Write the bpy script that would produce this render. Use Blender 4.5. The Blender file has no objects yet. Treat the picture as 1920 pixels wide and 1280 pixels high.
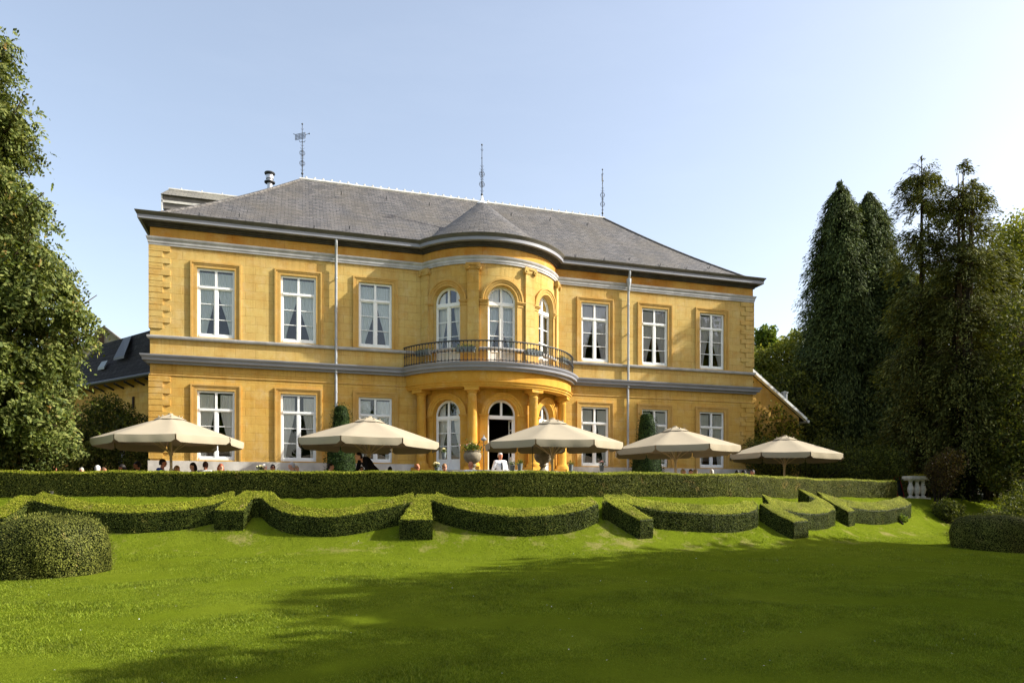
import bpy, bmesh, math, random
import numpy as np
from mathutils import Vector, Matrix
R = math.radians; PI = math.pi
random.seed(7); rng = np.random.default_rng(11)
sc = bpy.context.scene; COL = sc.collection
# ------------------------------------------------------------------ camera
cam = bpy.data.cameras.new("camera"); co = bpy.data.objects.new("camera", cam); COL.objects.link(co)
co.location = (4.49, -24.03, 1.6); co.rotation_euler = (R(90), 0, R(-16.99))
cam.sensor_width = 36; cam.lens = 24.375; cam.shift_y = 0.1547; cam.clip_start = .1; cam.clip_end = 2000
sc.camera = co
# ------------------------------------------------------------------ sky and sun
SUN_EL, SUN_AZ = 33.7, 16.5            # azimuth from +x towards -y
sd = Vector((math.cos(R(SUN_EL))*math.cos(R(SUN_AZ)), -math.cos(R(SUN_EL))*math.sin(R(SUN_AZ)), math.sin(R(SUN_EL))))
w = bpy.data.worlds.new("World"); sc.world = w; w.use_nodes = True
nt = w.node_tree; nt.nodes.clear()
sky = nt.nodes.new('ShaderNodeTexSky'); sky.sky_type = 'NISHITA'; sky.sun_disc = False
sky.sun_elevation = R(SUN_EL); sky.sun_rotation = R(90+SUN_AZ)
sky.air_density = 1.0; sky.dust_density = 2.0; sky.ozone_density = 1.6; sky.altitude = 100
bg = nt.nodes.new('ShaderNodeBackground'); bg.inputs[1].default_value = .15
wo = nt.nodes.new('ShaderNodeOutputWorld')
tc = nt.nodes.new('ShaderNodeTexCoord')
mp = nt.nodes.new('ShaderNodeMapping'); mp.inputs['Scale'].default_value = (1.2, 2.2, 6); mp.inputs['Rotation'].default_value = (0, R(18), R(30))
nz = nt.nodes.new('ShaderNodeTexNoise'); nz.inputs['Scale'].default_value = 2.2; nz.inputs['Detail'].default_value = 9; nz.inputs['Roughness'].default_value = .62
cr = nt.nodes.new('ShaderNodeMapRange'); cr.inputs['From Min'].default_value = .50; cr.inputs['From Max'].default_value = .85
cr.inputs['To Min'].default_value = .09; cr.inputs['To Max'].default_value = .12
mx = nt.nodes.new('ShaderNodeMix'); mx.data_type = 'RGBA'; mx.inputs[7].default_value = (5.7, 6.1, 6.5, 1)
L = nt.links.new
L(tc.outputs['Generated'], mp.inputs[0]); L(mp.outputs[0], nz.inputs[0]); L(nz.outputs[0], cr.inputs[0])
wb = nt.nodes.new('ShaderNodeMix'); wb.data_type = 'RGBA'; wb.blend_type = 'MULTIPLY'; wb.inputs[0].default_value = 1; wb.inputs[7].default_value = (1.29, 1.10, .95, 1)
L(sky.outputs[0], wb.inputs[6]); L(cr.outputs[0], mx.inputs[0]); L(wb.outputs[2], mx.inputs[6]); L(mx.outputs[2], bg.inputs[0]); L(bg.outputs[0], wo.inputs[0])
sl = bpy.data.lights.new("sun", 'SUN'); sl.energy = 4.9; sl.angle = R(.5); sl.color = (1, .985, .90)
so = bpy.data.objects.new("sun", sl); COL.objects.link(so); so.location = sd*60
so.rotation_euler = sd.to_track_quat('Z', 'Y').to_euler()
sc.view_settings.view_transform = 'Standard'; sc.view_settings.look = 'None'; sc.view_settings.gamma = 1
sc.view_settings.exposure = 0.9
# ------------------------------------------------------------------ helpers
def lin(r, g, b):
    f = lambda v: (v/255/12.92 if v <= 10.3 else ((v/255+.055)/1.055)**2.4)
    return (f(r), f(g), f(b), 1)
class NT:
    def __init__(s, name):
        s.m = bpy.data.materials.new(name); s.m.use_nodes = True; s.t = s.m.node_tree; s.t.nodes.clear()
        s.o = s.n('OutputMaterial')
    def n(s, t, **k):
        x = s.t.nodes.new('ShaderNode'+t)
        for a, b in k.items(): setattr(x, a, b)
        return x
    def l(s, a, b): s.t.links.new(a, b)
    def noise(s, vec, scale, detail=4, rough=.55):
        x = s.n('TexNoise'); x.inputs['Scale'].default_value = scale; x.inputs['Detail'].default_value = detail; x.inputs['Roughness'].default_value = rough
        if vec is not None: s.l(vec, x.inputs['Vector'])
        return x.outputs['Fac']
    def ramp(s, fac, stops):
        x = s.n('ValToRGB'); e = x.color_ramp.elements
        while len(e) < len(stops): e.new(.5)
        for el, (p, c) in zip(e, stops): el.position = p; el.color = c if len(c) == 4 else (*c, 1)
        s.l(fac, x.inputs[0]); return x.outputs[0]
    def mr(s, v, a, b, c=0., d=1.):
        x = s.n('MapRange')
        for i, q in enumerate((a, b, c, d)): x.inputs[i+1].default_value = q
        s.l(v, x.inputs[0]); return x.outputs[0]
    def mix(s, f, a, b, mode='MIX'):
        x = s.n('Mix', data_type='RGBA', blend_type=mode)
        for i, v in ((0, f), (6, a), (7, b)):
            if isinstance(v, (float, int)): x.inputs[i].default_value = v
            elif isinstance(v, tuple): x.inputs[i].default_value = v if len(v) == 4 else (*v, 1)
            else: s.l(v, x.inputs[i])
        return x.outputs[2]
    def math(s, op, a, b=None):
        x = s.n('Math', operation=op)
        for i, v in enumerate((a, b)):
            if v is None: continue
            if isinstance(v, (float, int)): x.inputs[i].default_value = v
            else: s.l(v, x.inputs[i])
        return x.outputs[0]
    def bump(s, h, st=.3, dist=.02, nrm=None):
        x = s.n('Bump'); x.inputs['Strength'].default_value = st; x.inputs['Distance'].default_value = dist
        s.l(h, x.inputs['Height'])
        if nrm is not None: s.l(nrm, x.inputs['Normal'])
        return x.outputs[0]
    def bsdf(s, col, rough=.8, spec=.3, nrm=None, metal=0.):
        x = s.n('BsdfPrincipled')
        for k, v in (('Base Color', col), ('Roughness', rough), ('Specular IOR Level', spec), ('Metallic', metal)):
            if isinstance(v, (float, int)): x.inputs[k].default_value = v
            elif isinstance(v, tuple): x.inputs[k].default_value = v if len(v) == 4 else (*v, 1)
            else: s.l(v, x.inputs[k])
        if nrm is not None: s.l(nrm, x.inputs['Normal'])
        return x.outputs[0]
    def out(s, sh): s.l(sh, s.o.inputs[0]); return s.m
def simple(name, col, rough=.7, spec=.3, var=.12, scale=6, metal=0., bump=0.):
    t = NT(name); tc = t.n('TexCoord').outputs['Object']; f = t.noise(tc, scale, 5)
    k = t.mr(f, .3, .7, 1-var, 1+var*.6)
    c = t.mix(1., col, (1, 1, 1), 'MULTIPLY'); x = t.n('VectorMath', operation='SCALE'); t.l(c, x.inputs[0]); t.l(k, x.inputs['Scale'])
    nr = t.bump(t.noise(tc, scale*6, 4), bump, .01) if bump else None
    return t.out(t.bsdf(x.outputs[0], rough, spec, nr, metal))
def foliage(name, c1, c2, c3, transl=.25, rough=.55, patch=1.5, accent=None):
    t = NT(name); g = t.n('NewGeometry'); tc = t.n('TexCoord').outputs['Object']
    rnd = g.outputs['Random Per Island']
    base = t.ramp(rnd, [(0, c1), (.5, c2), (1, c3)])
    n = t.mr(t.noise(tc, patch, 4), .3, .7, .7, 1.3)
    x = t.n('VectorMath', operation='SCALE'); t.l(base, x.inputs[0]); t.l(n, x.inputs['Scale']); col = x.outputs[0]
    if accent:
        m = t.mr(t.noise(tc, patch*1.7, 5, .7), accent[1], accent[1]+.08); m2 = t.math('MULTIPLY', m, t.math('GREATER_THAN', rnd, .45))
        col = t.mix(m2, col, accent[0])
    b = t.bsdf(col, rough+.1, .12)
    tr = t.n('BsdfTranslucent'); t.l(t.mix(1., col, (1.5, 1.5, .6), 'MULTIPLY'), tr.inputs[0])
    ms = t.n('MixShader'); ms.inputs[0].default_value = transl; t.l(b, ms.inputs[1]); t.l(tr.outputs[0], ms.inputs[2])
    return t.out(ms.outputs[0])
def stonewall(name, c1, c2, c3, bw=.62, bh=.27, stain=.5, ledges=(), tint=(.88, .92, .96)):
    t = NT(name); uv = t.n('UVMap').outputs[0]; ob = t.n('TexCoord').outputs['Object']
    b = t.n('TexBrick'); b.offset = .5; b.squash = 1.
    t.l(uv, b.inputs['Vector']); b.inputs['Scale'].default_value = 1; b.inputs['Mortar Size'].default_value = .009
    b.inputs['Mortar Smooth'].default_value = .4; b.inputs['Brick Width'].default_value = bw; b.inputs['Row Height'].default_value = bh
    b.inputs['Color1'].default_value = (.0, .0, .0, 1); b.inputs['Color2'].default_value = (1, 1, 1, 1); b.inputs['Mortar'].default_value = (.5, .5, .5, 1); b.inputs['Bias'].default_value = 0
    big = t.noise(ob, .55, 7, .62); med = t.noise(ob, 3.1, 7, .7); fine = t.noise(ob, 38, 4, .7)
    c = t.ramp(big, [(.3, c1), (.5, c2), (.68, c3)])
    sp = t.mr(med, .52, .70, 0, stain)
    c = t.mix(sp, c, t.mix(1., c, (.98, .74, .42), 'MULTIPLY'))
    pale = t.mr(t.noise(ob, 1.7, 6, .75), .52, .72, 0, .5)
    c = t.mix(t.mr(t.noise(ob, 7.5, 6, .75), .45, .75, 0, .42), c, t.mix(1., c, (.84, .72, .56), 'MULTIPLY'))
    c = t.mix(pale, c, t.mix(.5, c, (.80, .68, .45)))
    c = t.mix(.06, c, b.outputs['Color'], 'OVERLAY')
    c = t.mix(t.mr(fine, .3, .75, 0, .22), c, t.mix(1., c, (.6, .5, .4), 'MULTIPLY'))
    # streaks of grime running down under ledges
    mp = t.n('Mapping'); mp.inputs['Scale'].default_value = (5, 5, .35); t.l(ob, mp.inputs[0])
    st = t.mr(t.noise(mp.outputs[0], 1.3, 6, .7), .50, .72, 0, .42)
    c = t.mix(st, c, t.mix(1., c, (.62, .55, .45), 'MULTIPLY'))
    z = t.n('SeparateXYZ'); t.l(ob, z.inputs[0]); z = z.outputs[2]; nn = t.math('MULTIPLY', t.noise(mp.outputs[0], 2.6, 6, .75), .9)
    for zz in ledges:      # dirt washed down below each ledge and splashed up above it
        d = t.math('SUBTRACT', zz, z); g1 = t.math('MULTIPLY', t.mr(d, 0., .5, 1., 0.), t.math('GREATER_THAN', d, 0.)); g1 = t.math('MULTIPLY', g1, nn)
        c = t.mix(t.mr(g1, .18, .6, 0, .6), c, t.mix(1., c, (.66, .56, .44), 'MULTIPLY'))
    mo = t.math('MULTIPLY', b.outputs['Fac'], t.mr(t.noise(ob, 2.3, 3), .35, .65, .05, .6))
    c = t.mix(mo, c, t.mix(1., c, (.5, .42, .32), 'MULTIPLY'))
    c = t.mix(1., c, tint, 'MULTIPLY')
    h = t.math('ADD', t.math('MULTIPLY', b.outputs['Fac'], -1.), t.math('MULTIPLY', fine, .5)); h = t.math('ADD', h, med)
    return t.out(t.bsdf(c, .9, .15, t.bump(h, .5, .012)))
class MB:
    def __init__(s): s.v = []; s.f = []
    def add(s, vs, fs):
        o = len(s.v); s.v += [tuple(v) for v in vs]; s.f += [tuple(i+o for i in f) for f in fs]; return s
    def box(s, x0, x1, y0, y1, z0, z1, rot=0, c=(0, 0, 0)):
        vs = [(x, y, z) for z in (z0, z1) for y in (y0, y1) for x in (x0, x1)]
        if rot:
            cr_, sr = math.cos(rot), math.sin(rot); vs = [(x*cr_-y*sr, x*sr+y*cr_, z) for x, y, z in vs]
        vs = [(x+c[0], y+c[1], z+c[2]) for x, y, z in vs]
        return s.add(vs, [(0, 2, 3, 1), (4, 5, 7, 6), (0, 1, 5, 4), (2, 6, 7, 3), (0, 4, 6, 2), (1, 3, 7, 5)])
    def tube(s, pts, rs, n=8, cap=True):
        if not hasattr(rs, '__len__'): rs = [rs]*len(pts)
        P = [Vector(p) for p in pts]; o = len(s.v); up = None
        for i, p in enumerate(P):
            d = (P[min(i+1, len(P)-1)]-P[max(i-1, 0)])
            d = d.normalized() if d.length > 1e-9 else Vector((0, 0, 1))
            a = Vector((0, 0, 1)) if abs(d.z) < .9 else Vector((1, 0, 0))
            if up is not None: a = up
            u = (a-d*a.dot(d)).normalized(); v = d.cross(u); up = u
            for k in range(n):
                t = 2*PI*k/n; s.v.append(tuple(p+(u*math.cos(t)+v*math.sin(t))*rs[i]))
        for i in range(len(P)-1):
            for k in range(n):
                a = o+i*n+k; b = o+i*n+(k+1) % n; s.f.append((a, b, b+n, a+n))
        if cap: s.f.append(tuple(o+k for k in reversed(range(n)))); s.f.append(tuple(o+(len(P)-1)*n+k for k in range(n)))
        return s
    def lathe(s, prof, c=(0, 0, 0), n=20, a0=0, a1=2*PI, sx=1, sy=1):
        full = abs(a1-a0-2*PI) < 1e-6; m = n if full else n+1; o = len(s.v)
        for r, z in prof:
            for k in range(m):
                t = a0+(a1-a0)*k/n; s.v.append((c[0]+r*math.cos(t)*sx, c[1]+r*math.sin(t)*sy, c[2]+z))
        for i in range(len(prof)-1):
            for k in range(n):
                k2 = (k+1) % m; s.f.append((o+i*m+k, o+i*m+k2, o+(i+1)*m+k2, o+(i+1)*m+k))
        if full:
            if prof[0][0] > 1e-6: s.f.append(tuple(o+k for k in reversed(range(m))))
            if prof[-1][0] > 1e-6: s.f.append(tuple(o+(len(prof)-1)*m+k for k in range(m)))
        return s
    def ball(s, c, r, n=12, m=8):
        r = r if hasattr(r, '__len__') else (r, r, r)
        o = len(s.v)
        for j in range(1, m):
            t = PI*j/m
            for k in range(n): s.v.append((c[0]+r[0]*math.sin(t)*math.cos(2*PI*k/n), c[1]+r[1]*math.sin(t)*math.sin(2*PI*k/n), c[2]-r[2]*math.cos(t)))
        b = len(s.v); s.v.append((c[0], c[1], c[2]-r[2])); s.v.append((c[0], c[1], c[2]+r[2]))
        for j in range(m-2):
            for k in range(n): a = o+j*n+k; d = o+j*n+(k+1) % n; s.f.append((a, d, d+n, a+n))
        for k in range(n):
            s.f.append((b, o+(k+1) % n, o+k)); s.f.append((b+1, o+(m-2)*n+k, o+(m-2)*n+(k+1) % n))
        return s
    def map(s, fn, start=0): s.v[start:] = [tuple(fn(*v)) for v in s.v[start:]]; return s
    def build(s, name, mat, parent=None, smooth=False, uvf=None, loc=None):
        me = bpy.data.meshes.new(name); me.from_pydata(s.v, [], s.f)
        bm = bmesh.new(); bm.from_mesh(me); bmesh.ops.recalc_face_normals(bm, faces=bm.faces); bm.to_mesh(me); bm.free()
        uvs(me, uvf); o = bpy.data.objects.new(name, me); COL.objects.link(o); me.materials.append(mat)
        if smooth:
            me.polygons.foreach_set('use_smooth', [True]*len(me.polygons))
            if smooth != 'all': me.set_sharp_from_angle(angle=R(40))
        if parent is not None:
            o.parent = parent
            if parent.get('_w'): o.location = -Vector(parent.location)
        if loc is not None: o.location = loc
        return o
def uvs(me, uvf=None):
    ul = me.uv_layers.new(name='UVMap').data
    for p in me.polygons:
        n = p.normal
        for li in p.loop_indices:
            c = me.vertices[me.loops[li].vertex_index].co
            if uvf: ul[li].uv = uvf(c)
            elif abs(n.z) > .97: ul[li].uv = (c.x, c.y)
            else:
                t = Vector((-n.y, n.x, 0)).normalized(); k = math.sqrt(max(1-n.z*n.z, .05)); ul[li].uv = (c.dot(t), c.z/k)
def npmesh(name, V, F, mat, parent=None, smooth=False):
    V = np.asarray(V, 'f'); F = np.asarray(F, 'i'); k = F.shape[1]; me = bpy.data.meshes.new(name)
    me.vertices.add(len(V)); me.vertices.foreach_set('co', V.ravel())
    me.loops.add(F.size); me.loops.foreach_set('vertex_index', F.ravel())
    me.polygons.add(len(F)); me.polygons.foreach_set('loop_start', np.arange(0, F.size, k, dtype='i'))
    me.polygons.foreach_set('use_smooth', np.full(len(F), smooth)); me.update(); me.validate()
    o = bpy.data.objects.new(name, me); COL.objects.link(o); me.materials.append(mat)
    if parent is not None:
        o.parent = parent
        if parent.get('_w'): o.location = -Vector(parent.location)
    return o
def unit(a): return a/np.maximum(np.linalg.norm(a, axis=-1, keepdims=True), 1e-9)
def quads(C, D, N, ln, wd):
    """leaf quads (diamond-ish) centred C, long axis D, facing N"""
    D = unit(D); S = unit(np.cross(N, D)); ln = np.broadcast_to(ln, len(C))[:, None]; wd = np.broadcast_to(wd, len(C))[:, None]
    V = np.stack([C-D*ln/2, C+S*wd/2+D*ln*.05, C+D*ln/2, C-S*wd/2+D*ln*.05], 1).reshape(-1, 3)
    return V, np.arange(len(V)).reshape(-1, 4)
def rvec(n): return unit(rng.normal(size=(n, 3)))
def scatter(V, F, dens):
    V = np.asarray(V, float); T = []
    for f in F:
        for i in range(1, len(f)-1): T.append((f[0], f[i], f[i+1]))
    T = np.array(T); A, B, C = V[T[:, 0]], V[T[:, 1]], V[T[:, 2]]; cr_ = np.cross(B-A, C-A); ar = np.linalg.norm(cr_, axis=1)/2
    n = int(ar.sum()*dens); idx = rng.choice(len(T), n, p=ar/ar.sum()); u, v = rng.random(n), rng.random(n)
    m = u+v > 1; u[m], v[m] = 1-u[m], 1-v[m]
    return A[idx]+(B-A)[idx]*u[:, None]+(C-A)[idx]*v[:, None], unit(cr_)[idx]
def tag(o, label=None, cat=None, group=None, kind=None):
    for k, v in (('label', label), ('category', cat), ('group', group), ('kind', kind)):
        if v: o[k] = v
    return o
def empty(name, loc, rz=0, world=False):
    o = bpy.data.objects.new(name, None); COL.objects.link(o); o.location = loc; o.rotation_euler = (0, 0, rz); o.empty_display_size = .1
    if world: o['_w'] = 1
    return o
def kids(o): return [c for c in bpy.data.objects if c.parent == o]
def copy_tree(o, parent=None):
    c = o.copy(); COL.objects.link(c); c.parent = parent
    for ch in KID.get(o.name, None) or kids(o): copy_tree(ch, c)
    return c
KID = {}
# ------------------------------------------------------------------ materials
M = {}
M['wall'] = stonewall('ochre_stone_upper', lin(206, 168, 92), lin(216, 182, 110), lin(204, 158, 78), stain=.5, ledges=(9.58, 6.66))
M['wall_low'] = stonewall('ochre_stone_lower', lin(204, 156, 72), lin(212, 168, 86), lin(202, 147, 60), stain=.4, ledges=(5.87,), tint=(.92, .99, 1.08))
M['trim'] = stonewall('ochre_trim', lin(206, 164, 90), lin(214, 174, 100), lin(204, 156, 78), 30, 30, .4)
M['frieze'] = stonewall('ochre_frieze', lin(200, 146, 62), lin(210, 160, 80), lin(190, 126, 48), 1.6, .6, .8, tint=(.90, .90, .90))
M['orange'] = stonewall('ochre_bow', lin(206, 152, 62), lin(214, 162, 74), lin(202, 144, 54), 30, 30, .35, tint=(.95, 1.0, .88))
M['grey'] = simple('grey_stone_moulding', lin(176, 174, 172), .75, .3, .25, 3, bump=.1)
M['greypaint'] = simple('blue_grey_painted_gutter', lin(136, 137, 144), .5, .4, .12, 2)
M['darkmould'] = simple('dark_weathered_moulding', lin(72, 68, 62), .85, .2, .35, 4, bump=.2)
M['lead'] = simple('weathered_lead', lin(88, 84, 74), .6, .4, .25, 3)
M['plinth'] = simple('limestone_plinth', lin(200, 194, 184), .85, .2, .3, 2.2, bump=.25)
M['white'] = simple('white_window_paint', lin(240, 240, 236), .4, .4, .04, 8)
M['zinc'] = simple('zinc_pipe', lin(165, 168, 170), .45, .5, .12, 5, metal=.3)
M['iron'] = simple('black_wrought_iron', lin(52, 54, 56), .5, .4, .2, 20)
M['darkin'] = simple('dark_interior', lin(70, 58, 50), .9, .1, .2, 1)
M['warmin'] = simple('warm_interior_wall', lin(186, 112, 68), .9, .1, .2, 1)
def slate(name, c1, c2, rh=.11, bw=.2, moss=None, rough=.62, fleck=(124, 119, 110)):
    t = NT(name); uv = t.n('UVMap').outputs[0]; ob = t.n('TexCoord').outputs['Object']
    b = t.n('TexBrick'); b.offset = .5; t.l(uv, b.inputs['Vector'])
    for k, v in (('Scale', 1), ('Mortar Size', .012), ('Mortar Smooth', .3), ('Bias', 0), ('Brick Width', bw), ('Row Height', rh)): b.inputs[k].default_value = v
    b.inputs['Color1'].default_value = c1; b.inputs['Color2'].default_value = c2; b.inputs['Mortar'].default_value = tuple(q*.35 for q in c1[:3])+(1,)
    c = b.outputs['Color']; n1 = t.noise(ob, .7, 6, .65); n2 = t.noise(ob, 9, 5, .75)
    c = t.mix(t.mr(n1, .4, .7, 0, .55), c, lin(*(moss or (128, 118, 100))))
    c = t.mix(t.mr(n2, .5, .8, 0, .45), c, lin(*fleck)); c = t.mix(t.mr(t.noise(ob, 2.6, 6, .8), .45, .7, 0, .4), c, t.mix(1., c, (.6, .58, .56), 'MULTIPLY'))
    return t.out(t.bsdf(c, rough, .35 if rough < .8 else .1, t.bump(t.math('ADD', t.math('MULTIPLY', b.outputs['Fac'], -1.), t.math('MULTIPLY', n2, .8)), .9, .03)))
M['slate'] = slate('grey_slate', lin(74, 73, 74), lin(108, 104, 102), .13, .24, (96, 88, 74))
M['slate_dark'] = slate('dark_slate', lin(40, 39, 40), lin(54, 52, 52), .25, .3, (56, 54, 52), .9, (70, 68, 66))
M['ridge'] = simple('pale_ridge_mortar', lin(205, 202, 194), .8, .2, .3, 5, bump=.3)
M['fabric'] = simple('beige_canvas', lin(166, 154, 132), .85, .15, .05, 2)
def glassmat():
    t = NT('window_glass'); g = t.n('BsdfGlossy'); g.inputs['Roughness'].default_value = .0; g.inputs[0].default_value = (.95, .97, 1, 1)
    tr = t.n('BsdfTransparent'); tr.inputs[0].default_value = (.93, .95, .95, 1)
    fr = t.n('Fresnel'); fr.inputs[0].default_value = 1.52
    tc_ = t.n('TexCoord').outputs['Object']; nb = t.bump(t.noise(tc_, 2.2, 2), .035, .05)
    t.l(nb, g.inputs['Normal'])
    f = t.math('ADD', t.math('MULTIPLY', fr.outputs[0], 1.0), .03)
    ms = t.n('MixShader'); t.l(f, ms.inputs[0]); t.l(tr.outputs[0], ms.inputs[1]); t.l(g.outputs[0], ms.inputs[2])
    return t.out(ms.outputs[0])
M['glass'] = glassmat()
def curtmat(name, c, tr_=.15):
    t = NT(name); b = t.bsdf(c, .9, .1); tr = t.n('BsdfTranslucent'); tr.inputs[0].default_value = c
    ms = t.n('MixShader'); ms.inputs[0].default_value = tr_; t.l(b, ms.inputs[1]); t.l(tr.outputs[0], ms.inputs[2]); return t.out(ms.outputs[0])
M['curtain'] = curtmat('white_sheer_curtain', lin(252, 251, 247)); M['curtain_pink'] = curtmat('rose_sheer_curtain', lin(250, 234, 228))
M['curtain_low'] = curtmat('cream_curtain', lin(248, 241, 230), .12)
M['gravel'] = simple('terrace_gravel', lin(130, 118, 98), .95, .1, .2, 30, bump=.5)
M['terracotta'] = simple('weathered_stone_urn', lin(138, 128, 108), .85, .2, .3, 12, bump=.3)
M['greypot'] = simple('grey_metal_pot', lin(120, 128, 130), .5, .4, .1, 10)
M['black'] = simple('black_cloth', lin(24, 23, 25), .85, .15, .1, 8)
M['red'] = simple('red_painted_wood', lin(140, 30, 22), .6, .3, .15, 10)
M['bark'] = simple('brown_bark', lin(84, 70, 54), .9, .1, .35, 5, bump=.5)
M['barkdark'] = simple('dark_bark', lin(46, 40, 32), .95, .1, .35, 5, bump=.5)
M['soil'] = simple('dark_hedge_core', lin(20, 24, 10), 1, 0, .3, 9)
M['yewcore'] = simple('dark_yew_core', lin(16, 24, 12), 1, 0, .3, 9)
M['box'] = foliage('box_hedge_leaves', lin(40, 50, 18), lin(64, 74, 26), lin(100, 106, 42), .05, .5, 2.2, accent=(lin(160, 146, 74), .62))  # side leaves; their self-shade is partly put into this dark green
M['hedgetop'] = foliage('fresh_sunlit_top_shoots', lin(104, 116, 22), lin(128, 134, 34), lin(160, 156, 58), .10, .6, 2.4, accent=(lin(176, 156, 96), .60))  # yellowish new growth, coloured brighter also for sun on the clipped tops
M['yewhedge'] = foliage('terrace_hedge_leaves', lin(50, 58, 20), lin(80, 86, 30), lin(116, 116, 46), .06, .5, 1.6, accent=(lin(150, 128, 70), .60))  # sides only; shade between the leaves is partly darkened into the colour
M['yew'] = foliage('yew_needles', lin(26, 40, 16), lin(42, 60, 24), lin(64, 84, 34), .10, .5, 3)
# ------------------------------------------------------------------ ground
def smooth(t): t = max(0, min(1, t)); return t*t*(3-2*t)
CP = [(-300, 20), (-14, -1.27), (-2.3, -4.9), (3.5, -6.72), (9.1, -8.45), (11.2, -8.65), (15.0, -8.5), (17.0, -7.7), (19.2, -6.35), (25, -4.65), (32, -2.9), (60, 2), (350, 20)]
_cx = np.arange(-30, 60, .2); _cy = np.interp(_cx, [q[0] for q in CP], [q[1] for q in CP]); _k = np.ones(9)/9
_cy = np.convolve(np.pad(_cy, 4, mode='edge'), _k, 'valid'); _cn = 1/np.sqrt(1+np.gradient(_cy, _cx)**2)
def edge_y(x): return np.interp(x, _cx, _cy)                 # front foot of the terrace hedge
def bank_t(x, y): return (np.interp(x, _cx, _cy)-y)*np.interp(x, _cx, _cn)
def groundv(x, y):
    x = np.asarray(x, float); y = np.asarray(y, float); t = bank_t(x, y)
    s = np.clip(-t/.8, 0, 1); up = 1.68-.23*s*s*(3-2*s)
    k = np.clip(t/2.3, 0, 1); z = 1.68-1.17*(k-.072*np.sin(2*PI*k)); z = np.where(t > 2.3, .51-.05*(np.clip(t, 0, 12)-2.3), z)
    z = z+.03*np.sin(x*.9+1)*np.sin(y*.7)+.015*np.sin(x*2.3+y*1.7); return np.where(t <= 0, up, z)
def ground(x, y): return float(groundv(x, y))
def axis(a, b, near0, near1, step, grow):
    out = list(np.arange(near0, near1+1e-6, step)); s_ = step; v = near1
    while v < b: s_ *= grow; v += s_; out.append(v)
    s_ = step; v = near0
    while v > a: s_ *= grow; v -= s_; out.insert(0, v)
    return out
XS = axis(-300, 350, -10, 32, .22, 1.25); YS = axis(-120, 420, -24, -2, .14, 1.25)
g = MB(); nx = len(XS)
GX, GY = np.meshgrid(XS, YS); GZ_ = groundv(GX, GY); g.v = [tuple(q) for q in np.stack([GX.ravel(), GY.ravel(), GZ_.ravel()], 1).tolist()]
for j in range(len(YS)-1):
    for i in range(nx-1): a = j*nx+i; g.f.append((a, a+1, a+1+nx, a+nx))
def lawnmat():
    t = NT('lawn_grass'); ob = t.n('TexCoord').outputs['Object']
    a = t.noise(ob, .35, 6, .6); b = t.noise(ob, 3.2, 6, .7); f = t.noise(ob, 45, 4, .8)
    c = t.ramp(a, [(.3, (.112, .152, .008, 1)), (.5, (.148, .192, .011, 1)), (.7, (.19, .232, .018, 1))])
    c = t.mix(t.mr(b, .35, .7, 0, .6), c, (.11, .135, .010))
    c = t.mix(t.mr(f, .3, .7, 0, .55), c, (.078, .10, .008))
    # bare, dry earth along the foot of the clipped hedges on the bank
    y = t.n('Attribute', attribute_name='bank').outputs['Fac']
    band = t.math('MULTIPLY', t.mr(y, 2.7, 2.0), t.mr(y, .8, 1.5))
    dry = t.math('MULTIPLY', band, t.mr(t.noise(ob, 1.3, 7, .75), .53, .64, 0, .7))
    dry2 = t.mr(t.noise(ob, 1.9, 6, .72), .76, .82, 0, .4)
    c = t.mix(t.math('MAXIMUM', dry, dry2), c, lin(146, 134, 84))
    return t.out(t.bsdf(c, 1., .0, t.bump(t.math('ADD', f, t.math('MULTIPLY', b, 2.)), .8, .04)))
M['lawn'] = lawnmat()
lawn = g.build('lawn', M['lawn'], smooth='all'); at_ = lawn.data.attributes.new('bank', 'FLOAT', 'POINT'); at_.data.foreach_set('value', np.clip(bank_t(GX, GY), -5, 20).ravel().astype('f')); tag(lawn, kind='structure')
tr_ = MB(); tx = np.arange(-16, 25.3, .5); n_ = len(tx); tr_.v = [(x, float(edge_y(x))+.5, 1.5) for x in tx]+[(x, 9., 1.5) for x in tx]
tr_.f = [(i, i+1, n_+i+1, n_+i) for i in range(n_-1)]; tr_ = tr_.build('terrace', M['gravel']); tag(tr_, kind='structure')
# ------------------------------------------------------------------ the villa
BX, BY, RW, RB = 11.07, 1.4, 2.84, 3.40
WX = 22.05; DEP = 9.14
villa = empty('villa', (0, 0, 1.5), world=True)
tag(villa, 'ochre two-storey country house with grey hipped slate roof and rounded central bay', 'house')
def plan(o, rad=None, side=True, n=40):
    """outline of the facade offset outwards by o (front corners, bay arc of radius rad)"""
    p = []
    if side: p.append((-o, DEP))
    p.append((-o, -o))
    if rad:
        r = rad+o; h = math.sqrt(r*r-(BY+o)**2); a1 = math.asin(h/r)
        for i in range(n+1):
            a = -a1+2*a1*i/n; p.append((BX+r*math.sin(a), BY-r*math.cos(a)))
    p.append((WX+o, -o))
    if side: p.append((WX+o, DEP))
    return p
def sweep(mb, prof, rad, side=True, closed=True):
    base = len(mb.v); m = None
    for o, z in prof:
        q = plan(o, rad, side); m = len(q); mb.v += [(x, y, z) for x, y in q]
    k = len(prof)
    for j in range(k if closed else k-1):
        j2 = (j+1) % k
        for i in range(m-1): mb.f.append((base+j*m+i, base+j*m+i+1, base+j2*m+i+1, base+j2*m+i))
    if closed:
        mb.f.append(tuple(base+j*m for j in range(k))); mb.f.append(tuple(base+j*m+m-1 for j in reversed(range(k))))
    return mb
def bayuv(c):
    a = math.atan2(c.x-BX, BY-c.y)
    return (a*RW+30, c.z) if c.y < .02 and abs(c.x-BX) < 3.7 else (c.x, c.z)
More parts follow.
